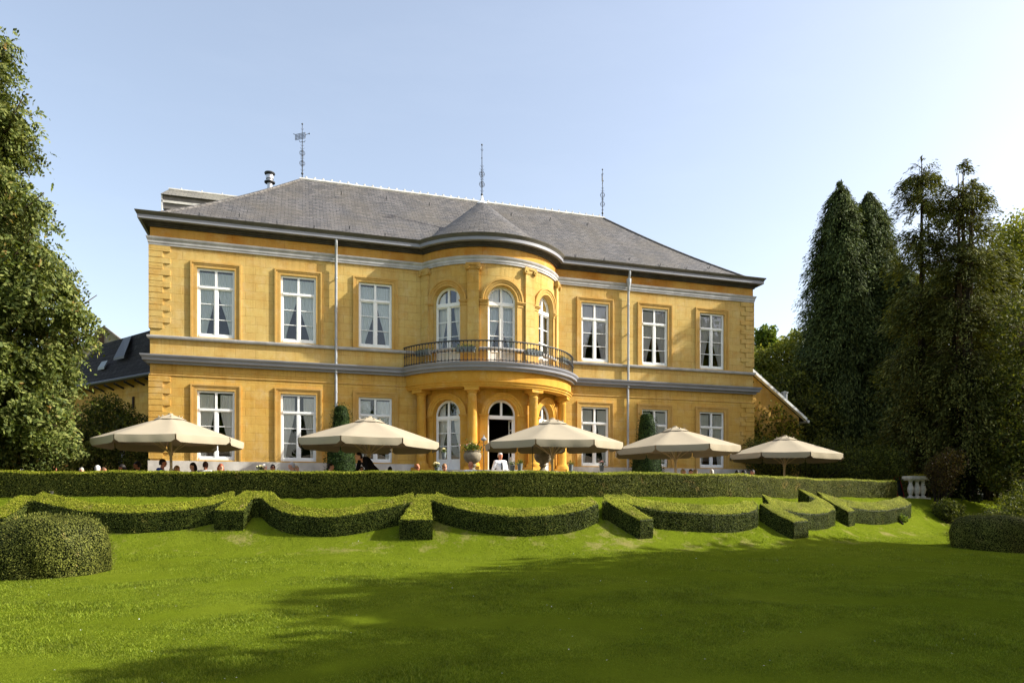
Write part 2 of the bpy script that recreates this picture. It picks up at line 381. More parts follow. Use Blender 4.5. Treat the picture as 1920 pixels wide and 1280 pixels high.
# --- cornices, gutter, string course
parts = [
 ('gutter', 'grey' , [(.0, 10.27), (.27, 10.27), (.30, 10.285), (.30, 10.395), (.285, 10.40), (.285, 10.27+.13), (.20, 10.40), (.0, 10.40)], RW, 'greypaint'),
 ('gutter_lip', None, [(.285, 10.402), (.315, 10.402), (.325, 10.44), (.36, 10.47), (.37, 10.508), (.35, 10.512), (.30, 10.46), (.20, 10.43), (-.10, 10.43), (-.10, 10.402)], RW, 'lead'),
 ('cornice_moulding', None, [(-.02, 10.14), (.05, 10.14), (.06, 10.185), (.10, 10.19), (.12, 10.235), (.19, 10.24), (.20, 10.268), (-.02, 10.268)], RW, 'darkmould'),
 ('architrave', None, [(-.02, 9.58), (.04, 9.58), (.045, 9.645), (.06, 9.65), (.065, 9.73), (.085, 9.745), (.10, 9.80), (.105, 9.825), (.02, 9.84), (-.02, 9.84)], RW, 'grey'),
 ('string_course', None, [(-.02, 6.66), (.06, 6.66), (.085, 6.69), (.085, 6.745), (.03, 6.765), (-.02, 6.765)], RW, 'grey'),
 ('mid_cornice', None, [(-.02, 5.87), (.09, 5.87), (.10, 5.93), (.19, 5.955), (.20, 6.03), (.225, 6.05), (.25, 6.10), (.25, 6.13), (-.02, 6.16)], RB, 'greypaint'),
]
for nm, _, prof, rad, mt in parts:
    sweep(MB(), prof, rad).build(nm, M[mt], villa, smooth=True)
sweep(MB(), [(-.02, 5.50), (.02, 5.505), (.03, 5.53), (.02, 5.545), (-.02, 5.545)], None, True).build('frieze_fillet', M['trim'], villa)
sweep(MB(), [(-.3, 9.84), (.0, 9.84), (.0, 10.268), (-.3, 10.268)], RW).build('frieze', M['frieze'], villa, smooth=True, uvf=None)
# --- straight walls with openings
CX = [1.91, 4.44, 6.95, 15.10, 17.61, 20.14]; OW = .56; UZ = (6.80, 9.0); GZ = (2.88, 5.10)
x0b, x1b = BX-2.47, BX+2.47
def wallgrid(mb, xs0, xs1, z0, z1, holes, y=0., th=.32):
    xs = sorted({xs0, xs1, *[v for h in holes for v in h[:2]]}); zs = sorted({z0, z1, *[v for h in holes for v in h[2:]]})
    ins = lambda x, z: any(h[0] < x < h[1] and h[2] < z < h[3] for h in holes)
    for i in range(len(xs)-1):
        for j in range(len(zs)-1):
            if not ins((xs[i]+xs[i+1])/2, (zs[j]+zs[j+1])/2):
                a, b, c, d = xs[i], xs[i+1], zs[j], zs[j+1]
                mb.add([(a, y, c), (b, y, c), (b, y, d), (a, y, d)], [(0, 1, 2, 3)])
    for a, b, c, d in holes:
        mb.add([(a, y, c), (b, y, c), (b, y, d), (a, y, d), (a, y+th, c), (b, y+th, c), (b, y+th, d), (a, y+th, d)],
               [(0, 4, 7, 3), (1, 2, 6, 5), (3, 7, 6, 2), (0, 1, 5, 4)])
def wallpart(nm, z0, z1, hz, mat):
    mb = MB()
    wallgrid(mb, 0, x0b, z0, z1, [(c-OW, c+OW, *hz) for c in CX[:3]]); wallgrid(mb, x1b, WX, z0, z1, [(c-OW, c+OW, *hz) for c in CX[3:]])
    mb.add([(0, 0, z0), (0, DEP, z0), (0, DEP, z1), (0, 0, z1), (WX, 0, z0), (WX, DEP, z0), (WX, DEP, z1), (WX, 0, z1)], [(0, 1, 2, 3), (4, 5, 6, 7), (1, 5, 6, 2)])
    return mb.build(nm, mat, villa)
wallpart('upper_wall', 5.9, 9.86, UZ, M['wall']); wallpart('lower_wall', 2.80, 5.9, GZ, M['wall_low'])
MB().box(-.05, x0b+.2, -.05, .3, 1.4, 2.84).box(-.05, .0, .3, DEP, 1.4, 2.84).build('plinth', M['plinth'], villa); MB().box(x1b-.2, WX+.05, -.05, .3, 1.4, 2.84).box(WX, WX+.05, .3, DEP, 1.4, 2.84).build('plinth', M['plinth'], villa)
# --- interiors
it = MB(); it.box(.3, WX-.3, .45, DEP-.2, 9.35, 9.5); it.box(.3, WX-.3, .40, DEP-.2, 5.95, 6.10); it.box(.3, WX-.3, .40, DEP-.2, 2.45, 2.60)
it.box(.3, WX-.3, 4.9, 5.0, 2.6, 9.35); it.box(8.2, 8.3, .4, 4.9, 2.6, 9.35); it.box(13.8, 13.9, .4, 4.9, 2.6, 9.35)
it.build('interior', M['darkin'], villa)
iw = MB(); iw.box(13.95, WX-.35, 4.7, 4.85, 6.12, 9.3); iw.box(18.8, 18.9, .5, 4.6, 6.12, 9.3); iw.box(21.3, 21.4, .5, 4.6, 6.12, 9.3); iw.box(16.3, 16.4, .5, 4.6, 6.12, 9.3)
iw.build('room_wall', M['warmin'], villa)
# --- bay wall (curved) with arched openings
def bend(rad, th0):
    def f(u, p, z): a = th0+u/RW; r = rad-p; return (BX+r*math.sin(a), BY-r*math.cos(a), z)
    return f            # local x=u along the arc, y = depth inwards, z
BAYW = [R(-40), 0., R(40)]
def baywall(z0, z1, zb, zs, r, mat, nm, thk=.34):
    A = math.asin(2.47/RW); mb = MB(); us = set(np.linspace(-A*RW, A*RW, 61).tolist())
    for t in BAYW:
        us = {u for u in us if abs(u-t*RW) > r+.01 or abs(u-t*RW) < r-.001}
        us = {u for u in us if abs(u-t*RW) > r}
        us |= {t*RW+r*math.cos(PI*i/24)for i in range(25)}
    us = sorted(us)
    def top(u):
        for t in BAYW:
            d = u-t*RW
            if abs(d) <= r+1e-6: return zs+math.sqrt(max(r*r-d*d, 0))
        return None
    def pt(u, z, p=0): a = u/RW; q = RW-p; return (BX+q*math.sin(a), BY-q*math.cos(a), z)
    for a, b in zip(us, us[1:]):
        mid = top((a+b)/2)
        if mid is None: mb.add([pt(a, z0), pt(b, z0), pt(b, z1), pt(a, z1)], [(0, 1, 2, 3)])
        else:
            ta, tb = top(a) or zs, top(b) or zs
            mb.add([pt(a, ta), pt(b, tb), pt(b, z1), pt(a, z1)], [(0, 1, 2, 3)])
            mb.add([pt(a, ta), pt(b, tb), pt(b, tb, thk), pt(a, ta, thk)], [(0, 1, 2, 3)])
            if zb > z0: mb.add([pt(a, z0), pt(b, z0), pt(b, zb), pt(a, zb)], [(0, 1, 2, 3)])
    for t in BAYW:
        for s_ in (-1, 1): u = t*RW+s_*r; mb.add([pt(u, zb), pt(u, zs), pt(u, zs, thk), pt(u, zb, thk)], [(0, 1, 2, 3)])
    return mb.build(nm, mat, villa, uvf=bayuv)
AR = .50; UZS, GZS = 8.36, 4.50
baywall(6.1, 9.86, 6.12, UZS, AR+.02, M['wall'], 'bay_upper_wall')
baywall(2.5, 5.9, 2.6, GZS, AR+.02, M['orange'], 'bay_lower_wall')
# archivolts with imposts
for zs, mt, zb in ((UZS, 'trim', 6.12), (GZS, 'orange', 2.6)):
    for t in BAYW:
        mb = MB(); f = bend(RW, t); prof = [(AR+.02, 0.), (AR+.02, -.035), (AR+.10, -.035), (AR+.105, -.055), (AR+.17, -.055), (AR+.18, -.085), (AR+.24, -.085), (AR+.24, .01)]
        n = 28
        for i in range(n+1):
            b = PI*i/n
            for r, p in prof: mb.v.append((r*math.cos(b), p, zs+r*math.sin(b)))
        k = len(prof)
        for i in range(n):
            for j in range(k-1): mb.f.append((i*k+j, i*k+j+1, (i+1)*k+j+1, (i+1)*k+j))
        mb.map(f).build('arch_moulding', M[mt], villa, smooth=True)
        for s_ in (-1, 1):
            mb = MB(); a, b = sorted((s_*(AR+.02), s_*(AR+.29)))
            mb.box(a, b, -.04, .02, zs-.17, zs-.08); mb.box(a-.015, b+.015, -.07, .02, zs-.08, zs-.035); mb.box(a-.03, b+.03, -.10, .02, zs-.035, zs-.002)
            mb.box(a, b, -.02, .02, zb, zs-.17)
            mb.map(f).build('impost', M[mt], villa)
# pilasters with scrolled capitals on the bay's upper floor
def scroll(mb, u, z, r, p0, p1, n=14):
    o = len(mb.v)
    for p in (p0, p1):
        for i in range(n): mb.v.append((u+r*math.cos(2*PI*i/n), p, z+r*math.sin(2*PI*i/n)))
    for i in range(n): j = (i+1) % n; mb.f.append((o+i, o+j, o+n+j, o+n+i))
    mb.f.append(tuple(range(o, o+n))); mb.f.append(tuple(range(o+n, o+2*n)))
for t, wd in ((R(-57.5), .17), (R(-20.3), .19), (R(20.3), .19), (R(57.5), .17)):
    mb = MB(); mb.box(-wd, wd, -.09, .02, 6.14, 9.36); mb.box(-wd-.05, wd+.05, -.13, .02, 6.12, 6.24)
    mb.box(-wd-.02, wd+.02, -.11, .02, 9.36, 9.39); mb.box(-wd-.05, wd+.05, -.15, .02, 9.50, 9.578)
    mb.box(-wd, wd, -.12, .02, 9.39, 9.50)
    for s_ in (-1, 1): scroll(mb, s_*(wd+.0), 9.435, .085, -.17, .0); scroll(mb, s_*(wd+.0), 9.435, .035, -.19, -.1)
    mb.map(bend(RW, t)).build('pilaster', M['wall'], villa)
# --- colonnade: columns, entablature ring, balcony slab
for t in (R(-57), R(-20.5), R(20.5), R(57)):
    c = (BX+3.08*math.sin(t), BY-3.08*math.cos(t), 0)
    mb = MB().lathe([(.25, 2.72), (.25, 2.80), (.23, 2.84), (.20, 2.86), (.185, 2.90), (.172, 2.92), (.168, 3.8), (.150, 5.06), (.165, 5.08), (.165, 5.10), (.15, 5.11), (.15, 5.17), (.175, 5.19), (.20, 5.24), (.20, 5.25)], c, 28)
    mb.box(-.26, .26, -.26, .26, 2.60, 2.72, t, c); mb.box(-.24, .24, -.24, .24, 5.25, 5.36, t, c)
    mb.build('column', M['orange'], villa, smooth=True)
def arcsweep(prof, rad, A, n=56):
    mb = MB(); k = len(prof)
    for i in range(n+1):
        a = -A+2*A*i/n
        for o, z in prof: mb.v.append((BX+(rad+o)*math.sin(a), BY-(rad+o)*math.cos(a), z))
    for i in range(n):
        for j in range(k): j2 = (j+1) % k; mb.f.append((i*k+j, i*k+j2, (i+1)*k+j2, (i+1)*k+j))
    mb.f.append(tuple(range(k))); mb.f.append(tuple(n*k+j for j in range(k))); return mb
arcsweep([(-.42, 5.36), (-.06, 5.36), (-.05, 5.42), (-.02, 5.425), (-.015, 5.48), (.02, 5.50), (.03, 5.53), (-.03, 5.55), (-.03, 5.872), (-.42, 5.872)], RB, R(66)).build('entablature', M['orange'], villa, smooth=True)
mb = MB()      # balcony slab (also the porch ceiling)
o_ = []
for i in range(49):
    a = R(-66)+R(132)*i/48; o_.append((BX+(RB-.02)*math.sin(a), BY-(RB-.02)*math.cos(a)))
n = len(o_); mb.add([(x, y, 5.80) for x, y in o_]+[(x, y, 6.125) for x, y in o_], [tuple(range(n)), tuple(range(n, 2*n))]+[(i, (i+1) % n, n+(i+1) % n, n+i) for i in range(n)])
mb.build('balcony_slab', M['orange'], villa)
mb = MB()      # podium and steps under the colonnade
for r, z0, z1 in ((3.42, 2.2, 2.60), (3.75, 1.85, 2.2), (4.1, 1.5, 1.85)):
    o = len(mb.v); n = 40
    for z in (z0, z1):
        for i in range(n+1): a = -PI/2+PI*i/n; mb.v.append((BX+r*math.sin(a), BY-r*math.cos(a) if BY-r*math.cos(a) < .2 else .2, z))
    mb.f.append(tuple(range(o, o+n+1))); mb.f.append(tuple(range(o+n+1, o+2*n+2)))
    for i in range(n): mb.f.append((o+i, o+i+1, o+n+2+i, o+n+1+i))
mb.build('podium', M['plinth'], villa)
# --- quoins
for xa, s_ in ((0, 1), (WX, -1)):
    for z0, z1 in ((6.79, 9.57), (2.86, 5.49)):
        mb = MB(); k = int((z1-z0)/.186)
        for i in range(k):
            ln = .58 if (k-i) % 2 == 0 else .37; zt = z1-i*.186; a, b = sorted((xa-s_*.035, xa+s_*ln)); z_ = zt-.172
            mb.box(a, b, -.035, .25, z_, zt)
            a2, b2 = sorted((xa-s_*.035, xa+s_*.01))
        mb.build('quoins', M['wall' if z0 > 5 else 'wall_low'], villa)
# --- window surrounds
def surround(cx, z0, z1, mt, nm='window_surround'):
    mb = MB(); a, b = cx-OW, cx+OW
    for i0, i1, pr_ in ((0., .075, .022), (.075, .085, .014), (.085, .14, .034), (.14, .19, .055)):
        mb.box(a-i1, a-i0, -pr_, .02, z0, z1+i1); mb.box(b+i0, b+i1, -pr_, .02, z0, z1+i1); mb.box(a-i0, b+i0, -pr_, .02, z1+i0, z1+i1)
    return mb.build(nm, mt, villa)
for c in CX: surround(c, 6.766, UZ[1], M['trim']); surround(c, 2.845, GZ[1], M['trim'])
# --- windows (local frame: x across, y into the room, z up from the sill)
def curtain(side, W, H, y, mat, parent, seed, style=0):
    mb = MB(); rg = random.Random(seed); nu, nv = 34, 26; ph = rg.random()*6; fr = rg.uniform(10, 14)
    half = W/2-.02; mid = rg.uniform(.0, .05)
    for j in range(nv+1):
        t = j/nv; z = H*(1-t)*.985+.02
        if style == 2: inner = half*(.30+.45*smooth((t-.05)/.9))
        elif style == 0: inner = mid+(half*(.66+.2*((seed*7)%5)/5)-mid)*smooth((t-.12-.05*((seed*3)%4))/.84)
        else: inner = mid+.03+.02*(seed%5)+(half*(.42+.06*(seed%4)))*smooth((t-.15)/.85)
        for i in range(nu+1):
            s_ = i/nu; x = inner+(half+.02-inner)*s_
            d = .009*math.sin(s_*fr*2*PI*.5+ph+t*1.5)+.004*math.sin(s_*fr*4.1+ph*2)
            mb.v.append((side*x, y+d+.02, z))
    for j in range(nv):
        for i in range(nu): a = j*(nu+1)+i; mb.f.append((a, a+1, a+nu+2, a+nu+1))
    return mb.build('curtain', mat, parent, smooth='all')
def rect_window(H=2.2, W=1.12, cm=None, seed=1, style=0, trans=.27):
    mb = MB(); f = .065; h = W/2
    mb.box(-h, -h+f, 0, .07, 0, H); mb.box(h-f, h, 0, .07, 0, H); mb.box(-h+f, h-f, 0, .07, H-f, H); mb.box(-h+f, h-f, -.015, .07, 0, .085)
    zt = H*(1-trans); mb.box(-.045, .045, -.012, .07, .085, zt-.04); mb.box(-.035, .035, -.008, .07, zt+.03, H-f); mb.box(-h+f, h-f, -.025, .07, zt-.04, zt+.03)
    for s_ in (-1, 1):      # sash frames
        a, b = (-h+f, -.045) if s_ < 0 else (.045, h-f)
        mb.box(a, a+.028, .012, .06, .085, zt-.04); mb.box(b-.028, b, .012, .06, .085, zt-.04); mb.box(a+.028, b-.028, .012, .06, .085, .125); mb.box(a+.028, b-.028, .012, .06, zt-.075, zt-.04)
        for k in (1, 2): zz = .1+(zt-.14)*k/3; mb.box(a+.028, b-.028, .02, .05, zz-.012, zz+.012)
    o = mb.build('window', M['white'], villa)
    MB().add([(-h+f, .036, .085), (h-f, .036, .085), (h-f, .036, H-f), (-h+f, .036, H-f)], [(0, 1, 2, 3)]).build('pane', M['glass'], o)
    for s_ in (-1, 1): curtain(s_, W-.1, H-.1, .068, cm or M['curtain'], o, seed*2+s_, style)
    return o
def put(o, x, y, z, rz=0): o.location = Vector((x, y, z))-Vector(villa.location); o.rotation_euler = (0, 0, rz); return o
for i, c in enumerate(CX):
    put(rect_window(UZ[1]-UZ[0], cm=M['curtain'] if i < 3 else M['curtain_pink'], seed=i+3), c, .05, UZ[0])
    put(rect_window(GZ[1]-GZ[0], cm=M['curtain_low'] if i != 2 else M['curtain'], seed=i+13, style=1), c, .05, GZ[0])
def arch_window(zs, H0, r=AR, panel=.5, seed=1, open_=False, cm=None, bars=3):
    """french window of half width r, springing zs above its foot"""
    mb = MB(); f = .06; n = 22
    def arch(r0, r1, y0, y1):
        o = len(mb.v)
        for i in range(n+1):
            b = PI*i/n
            for r_, y in ((r0, y0), (r1, y0), (r1, y1), (r0, y1)): mb.v.append((r_*math.cos(b), y, zs+r_*math.sin(b)))
        for i in range(n):
            for j in range(4): k = (j+1) % 4; mb.f.append((o+i*4+j, o+i*4+k, o+i*4+4+k, o+i*4+4+j))
        mb.f.append((o, o+1, o+2, o+3)); mb.f.append(tuple(o+n*4+j for j in range(4)))
    arch(r-f, r+.02, 0, .07)
    mb.box(-r-.02, -r+f, 0, .07, 0, zs); mb.box(r-f, r+.02, 0, .07, 0, zs); mb.box(-r+f, r-f, -.03, .07, zs-.14, zs-.02)
    mb.box(-.035, .035, -.005, .06, zs-.02, zs+r-f+.01)
    if not open_: mb.box(-.045, .045, -.012, .07, 0, zs-.14); leaves = ((-r+f, -.045), (.045, r-f))
    else: leaves = ()
    for a, b in leaves:
        mb.box(a, a+.03, .012, .06, 0, zs-.14); mb.box(b-.03, b, .012, .06, 0, zs-.14)
        mb.box(a+.03, b-.03, .012, .06, 0, .07); mb.box(a+.03, b-.03, .03, .05, .07, panel); mb.box(a+.03, b-.03, .012, .06, panel, panel+.05); mb.box(a+.03, b-.03, .012, .06, zs-.18, zs-.14)
        for k in range(1, bars): zz = panel+.05+(zs-.2-panel)*k/bars; mb.box(a+.03, b-.03, .02, .05, zz-.013, zz+.013)
    o = mb.build('arched_window', M['white'], villa)
    gm = MB(); pts = [((r-f)*math.cos(PI*i/n), .036, zs+(r-f)*math.sin(PI*i/n)) for i in range(n+1)]
    gm.add(pts, [tuple(range(n+1))])
    if not open_: gm.add([(-r+f, .036, panel), (r-f, .036, panel), (r-f, .036, zs-.14), (-r+f, .036, zs-.14)], [(0, 1, 2, 3)])
    gm.build('pane', M['glass'], o)
    if open_:
        dl = MB()
        for s_ in (1,):      # right leaf folded inwards
            dl.box(r-f-.04, r-f, .07, .11, 0, zs-.14); dl.box(r-f-.04, r-f, .46, .50, 0, zs-.14); dl.box(r-f-.03, r-f-.01, .11, .46, 0, .45)
            for z in (.45, .95, 1.4, zs-.18): dl.box(r-f-.04, r-f, .11, .46, z, z+.04)
        dl.build('door_leaf', M['white'], o)
    if cm is not None:
        for s_ in (-1, 1): curtain(s_, 2*r-.06, zs-.1-(panel if not open_ else 1.2), .14, cm, o, seed*3+s_, 2 if seed % 10 != 2 else 0).location = (0, 0, panel if not open_ else 1.2)
        if not open_:
            fm = MB(); k = 24
            for i in range(k+1):
                x = -r*.9+r*1.8*i/k; d = .02*math.sin(i*2.4); fm.v += [(x, .14+d, zs-.12), (x, .14+d, zs+math.sqrt(max(r*r*.81-x*x, 0)))]
            for i in range(k):
                if abs(i-k/2) > (5 if seed % 10 != 2 else 1.5): fm.f.append((2*i, 2*i+2, 2*i+3, 2*i+1))
            fm.build('curtain', cm, o, smooth='all')
    return o
for i, t in enumerate(BAYW):
    rr = RW-.2
    put(arch_window(UZS-6.12, 0, panel=.52, seed=31+i, cm=M['curtain_low'] if i == 0 else M['curtain']), BX+rr*math.sin(t), BY-rr*math.cos(t), 6.12, t)
    put(arch_window(GZS-2.6, 0, panel=.35, seed=41+i, open_=(i == 1), cm=M['curtain_low'] if i != 1 else None, bars=3), BX+rr*math.sin(t), BY-rr*math.cos(t), 2.6, t)
# --- balcony railing
rail = MB(); RR = 3.5-.06
A = math.acos((BY-.02)/RR)
for z, r_ in ((6.85, .024), (6.215, .014)):
    rail.tube([(BX+RR*math.sin(-A+2*A*i/60), BY-RR*math.cos(-A+2*A*i/60), z) for i in range(61)], r_, 8)
rl = rail.build('balcony_railing', M['iron'], villa, smooth=True)
bal = MB().tube([(0, 0, 0), (0, 0, .72)], .0095, 6); bal.ball((0, 0, .40), (.026, .026, .022), 8, 6); bal.ball((0, 0, .43), (.034, .034, .014), 8, 6); bal.ball((0, 0, .37), (.034, .034, .014), 8, 6)
bal.ball((0, 0, .10), (.024, .024, .03), 8, 6); bal.ball((0, 0, .03), (.03, .03, .012), 8, 5); bal.tube([(0, 0, .64), (0, 0, .70)], [.01, .022], 6)
b0 = bal.build('baluster', M['iron'], rl, smooth=True)
NBAL = 62
for i in range(NBAL):
    a = -A+2*A*(i+.5)/NBAL; b = b0 if i == 0 else b0.copy()
    if i: COL.objects.link(b)
    b.location = (BX+RR*math.sin(a), BY-RR*math.cos(a), 6.13); b.rotation_euler = (0, 0, a)
# --- downpipes
for x, hop in ((5.64, False), (16.42, True)):
    mb = MB(); y = -.11
    mb.tube([(x, -.24, 10.27), (x, -.24, 10.18), (x, -.20, 10.05), (x, y-.03, 9.95), (x, y-.03, 9.5), (x, y, 9.4), (x, y, 6.17)], .045, 12)
    mb.tube([(x, y, 6.17), (x, -.12, 5.86)], .045, 12); mb.tube([(x, -.08, 5.87), (x, -.08, 1.5)], .045, 12)
    for z in (9.0, 7.9, 6.95): mb.tube([(x, y, z), (x, y, z+.04)], .056, 12); mb.box(x-.015, x+.015, y, 0, z, z+.03)
    for z in (5.2, 4.2, 3.2): mb.tube([(x, -.08, z), (x, -.08, z+.04)], .056, 12)
    if hop: mb.lathe([(.05, 9.55), (.06, 9.68), (.085, 9.80), (.095, 9.95), (.095, 9.98), (.07, 9.98)], (x, y-.05, 0), 14)
    mb.build('downpipe', M['zinc'], villa, smooth=True)
# --- roofs
zr, ze, ins = 14.25, 10.44, .1; p_ = 4.57
rf = MB(); nU = 44
A0, B0, C0, D0 = (-ins, -ins), (WX+ins, -ins), (WX+ins, DEP+ins), (-ins, DEP+ins); R0, R1 = (p_, p_), (WX-p_, p_)
def bell(t): return ze+(zr-ze)*(t-.035*math.sin(PI*t))
def slope(a, b, c, d, n=10):     # a-b eave, d-c ridge, slightly dished like an old roof
    o = len(rf.v)
    for j in range(n+1):
        t = j/n
        for k in range(25):
            s_ = k/24; x0 = (a[0]+(d[0]-a[0])*t, a[1]+(d[1]-a[1])*t); x1 = (b[0]+(c[0]-b[0])*t, b[1]+(c[1]-b[1])*t)
            rf.v.append((x0[0]+(x1[0]-x0[0])*s_, x0[1]+(x1[1]-x0[1])*s_, bell(t)))
    for j in range(n):
        for k in range(24): q = o+j*25+k; rf.f.append((q, q+1, q+26, q+25))
slope(A0, B0, R1, R0); slope(C0, D0, R0, R1); slope(D0, A0, R0, R0); slope(B0, C0, R1, R1)
roof = rf.build('roof', M['slate'], villa)
cn = MB(); prof = []
for i in range(15):
    t = i/14; prof.append(((RW+.14)*(1-t)+.004, ze+(12.93-ze)*(t-.015*math.sin(PI*t))))
cn.lathe(prof, (BX, BY, 0), 64); cn.build('bay_roof', M['slate'], roof, smooth='all', uvf=lambda c: (math.atan2(c.x-BX, BY-c.y)*1.6, c.z*1.5))
MB().lathe([(.24, 12.75), (.15, 12.84), (.06, 12.93), (.035, 13.05), (.02, 13.15)], (BX, BY, 0), 20).build('lead_cap', M['white'], roof, smooth=True)
rd = MB()
rd.tube([(p_-.1, p_, zr+.0), (WX-p_+.1, p_, zr+.0)], .07, 8)
for i in range(40): x = p_+.15+i*(WX-2*p_-.3)/39; rd.tube([(x, p_, zr+.04), (x, p_, zr+.125)], [.05, .035], 6)
rd.build('ridge_tiles', M['ridge'], roof)
for a, b in ((A0, R0), (B0, R1), (D0, R0), (C0, R1)):
    hp = MB().tube([(a[0]+(b[0]-a[0])*t/10, a[1]+(b[1]-a[1])*t/10, bell(t/10)+.005) for t in range(11)], .05, 6); hp.build('hip_tiles', M['slate'], roof)
# snow hooks / slate ladder hooks
hk = MB()
for i in range(17):
    x = 1.4+i*1.18; k = .35+.25*(i % 3 == 1)
    if abs(x-BX) > 3.1: hk.tube([(x, k-.05, ze+.84*(k)+.10), (x, k-.12, ze+.84*k-.0), (x, k-.2, ze+.84*k-.0), (x, k-.22, ze+.84*k+.07)], .012, 5)
for i in range(7):
    x = 6+i*1.7; hk.tube([(x, 3.4, ze+.82*3.5+.1), (x, 3.3, ze+.82*3.5-.02), (x, 3.2, ze+.82*3.5+.08)], .012, 5)
hk.build('roof_hooks', M['iron'], roof)
# flue
fl = MB().lathe([(.105, 12.6), (.105, 14.62), (.12, 14.63), (.12, 14.68), (.105, 14.69)], (3.30, 6, 0), 18); fl.lathe([(.105, 14.70), (.15, 14.72), (.15, 14.86), (.105, 14.88)], (3.30, 6, 0), 18)
fo = fl.build('flue', simple('brushed_steel', lin(190, 190, 192), .35, .5, .1, 5, metal=.7), roof, smooth=True)
MB().lathe([(.02, 14.93), (.19, 14.90), (.215, 14.94), (.20, 14.975), (.1, 14.985), (.01, 14.99)], (3.30, 6, 0), 18).build('flue_cap', M['iron'], roof, smooth=True)
MB().lathe([(.11, 14.54), (.21, 14.56), (.215, 14.60), (.11, 14.62)], (3.30, 6, 0), 18).build('flue_collar', M['iron'], roof, smooth=True)
def finial(x, y, z0, h, vane_az, nm='weather_vane'):
    mb = MB(); mb.tube([(0, 0, -.1), (0, 0, h*.55), (0, 0, h)], [.022, .016, .010], 6); k = h/2.15
    mb.ball((0, 0, h), .035, 8, 6); mb.ball((0, 0, .22*k), .05, 8, 6)
    for z in (.62, 1.02):
        for az in (0, PI/3, 2*PI/3):
            mb.tube([(.105*math.cos(az)*math.cos(t), .105*math.sin(az)*math.cos(t), (z*k)+.11*math.sin(t)) for t in np.linspace(0, 2*PI, 17)], .006, 4, False)
        mb.tube([(.105*math.cos(t), .105*math.sin(t), z*k) for t in np.linspace(0, 2*PI, 17)], .007, 4, False)
    for z, r in ((.36, .07), (.80, .07), (.86, .06), (1.2, .08), (1.32, .06), (1.95, .05)):
        for az in np.arange(4)*PI/2:
            mb.tube([(0, 0, z*k), (r*.7*math.cos(az), r*.7*math.sin(az), z*k-.015), (r*math.cos(az), r*math.sin(az), z*k+.03)], .006, 4)
    # pierced banner turning on the pole
    ca, sa = math.cos(vane_az), math.sin(vane_az); P = lambda u, z: (u*ca, u*sa, z)
    zt = 1.58*k
    for z in (0, .055, .11, .165, .22): mb.tube([P(-.28, zt+z-.05), P(.12, zt+z+.02)], .010, 4)
    for u in np.linspace(-.28, .12, 8): mb.tube([P(u, zt-.05+(u+.28)*.17), P(u, zt+.17+(u+.28)*.17)], .010, 4)
    mb.tube([P(.12, zt+.15), P(.27, zt+.19)], .010, 4); mb.ball(P(.28, zt+.19), .028, 6, 5); mb.tube([P(-.28, zt+.17), P(-.36, zt+.2)], .012, 4)
    for s_ in (-1, 1): mb.tube([P(0, zt-.12), P(s_*.08, zt-.14), P(s_*.12, zt-.08)], .012, 4)
    o = mb.build(nm, M["iron"], roof); o.location = (x, y, z0); return o
finial(p_, p_, zr, 2.18, R(-20)); finial(BX, BY, 12.93, 2.10, R(76)); finial(WX-p_, p_, zr, 2.18, R(60))
# ------------------------------------------------------------------ annex, wings and house behind
def prism(mb, base, top):
    n = len(base); o = len(mb.v); mb.v += list(base)+list(top)
    mb.f += [tuple(range(o, o+n)), tuple(range(o+n, o+2*n))]+[(o+i, o+(i+1) % n, o+n+(i+1) % n, o+n+i) for i in range(n)]
    return mb
ax = empty('annex', (22.2, 3, 1.5), world=True); tag(ax, 'low ochre annex with white-edged sloping verge beyond the right corner of the villa', 'annex')
prism(MB(), [(22.0, 3, 1.3), (26.75, 3, 1.3), (26.75, 3, 5.45), (22.0, 3, 8.85)], [(22.0, 11, 1.3), (26.75, 11, 1.3), (26.75, 11, 5.45), (22.0, 11, 8.85)]).build('wall', M['wall_low'], ax)
vz = MB(); prism(vz, [(21.9, 2.8, 8.98), (27.05, 2.8, 5.28), (27.05, 2.8, 5.42), (21.9, 2.8, 9.12)], [(21.9, 2.99, 8.98), (27.05, 2.99, 5.28), (27.05, 2.99, 5.42), (21.9, 2.99, 9.12)])
prism(vz, [(22.05, 2.85, 9.01), (27.0, 2.85, 5.45), (27.0, 2.85, 5.49), (22.05, 2.85, 9.05)], [(22.05, 2.95, 9.01), (27.0, 2.95, 5.45), (27.0, 2.95, 5.49), (22.05, 2.95, 9.05)])
vz.build('verge', M['white'], ax)
prism(MB(), [(21.9, 2.99, 8.98), (27.05, 2.99, 5.28), (27.05, 2.99, 5.40), (21.9, 2.99, 9.10)], [(21.9, 11.2, 8.98), (27.05, 11.2, 5.28), (27.05, 11.2, 5.40), (21.9, 11.2, 9.10)]).build('roof', M['slate_dark'], ax)
MB().tube([(27.12, 2.8, 5.25), (27.12, 11.2, 5.25)], .07, 10).build('gutter', M['zinc'], ax)
MB().tube([(26.35, 3.5, 5.6), (26.35, 3.5, 6.62)], .13, 12).lathe([(.16, 6.62), (.17, 6.68), (.02, 6.72)], (26.35, 3.5, 0), 12).build('flue', M['zinc'], ax, smooth=True)
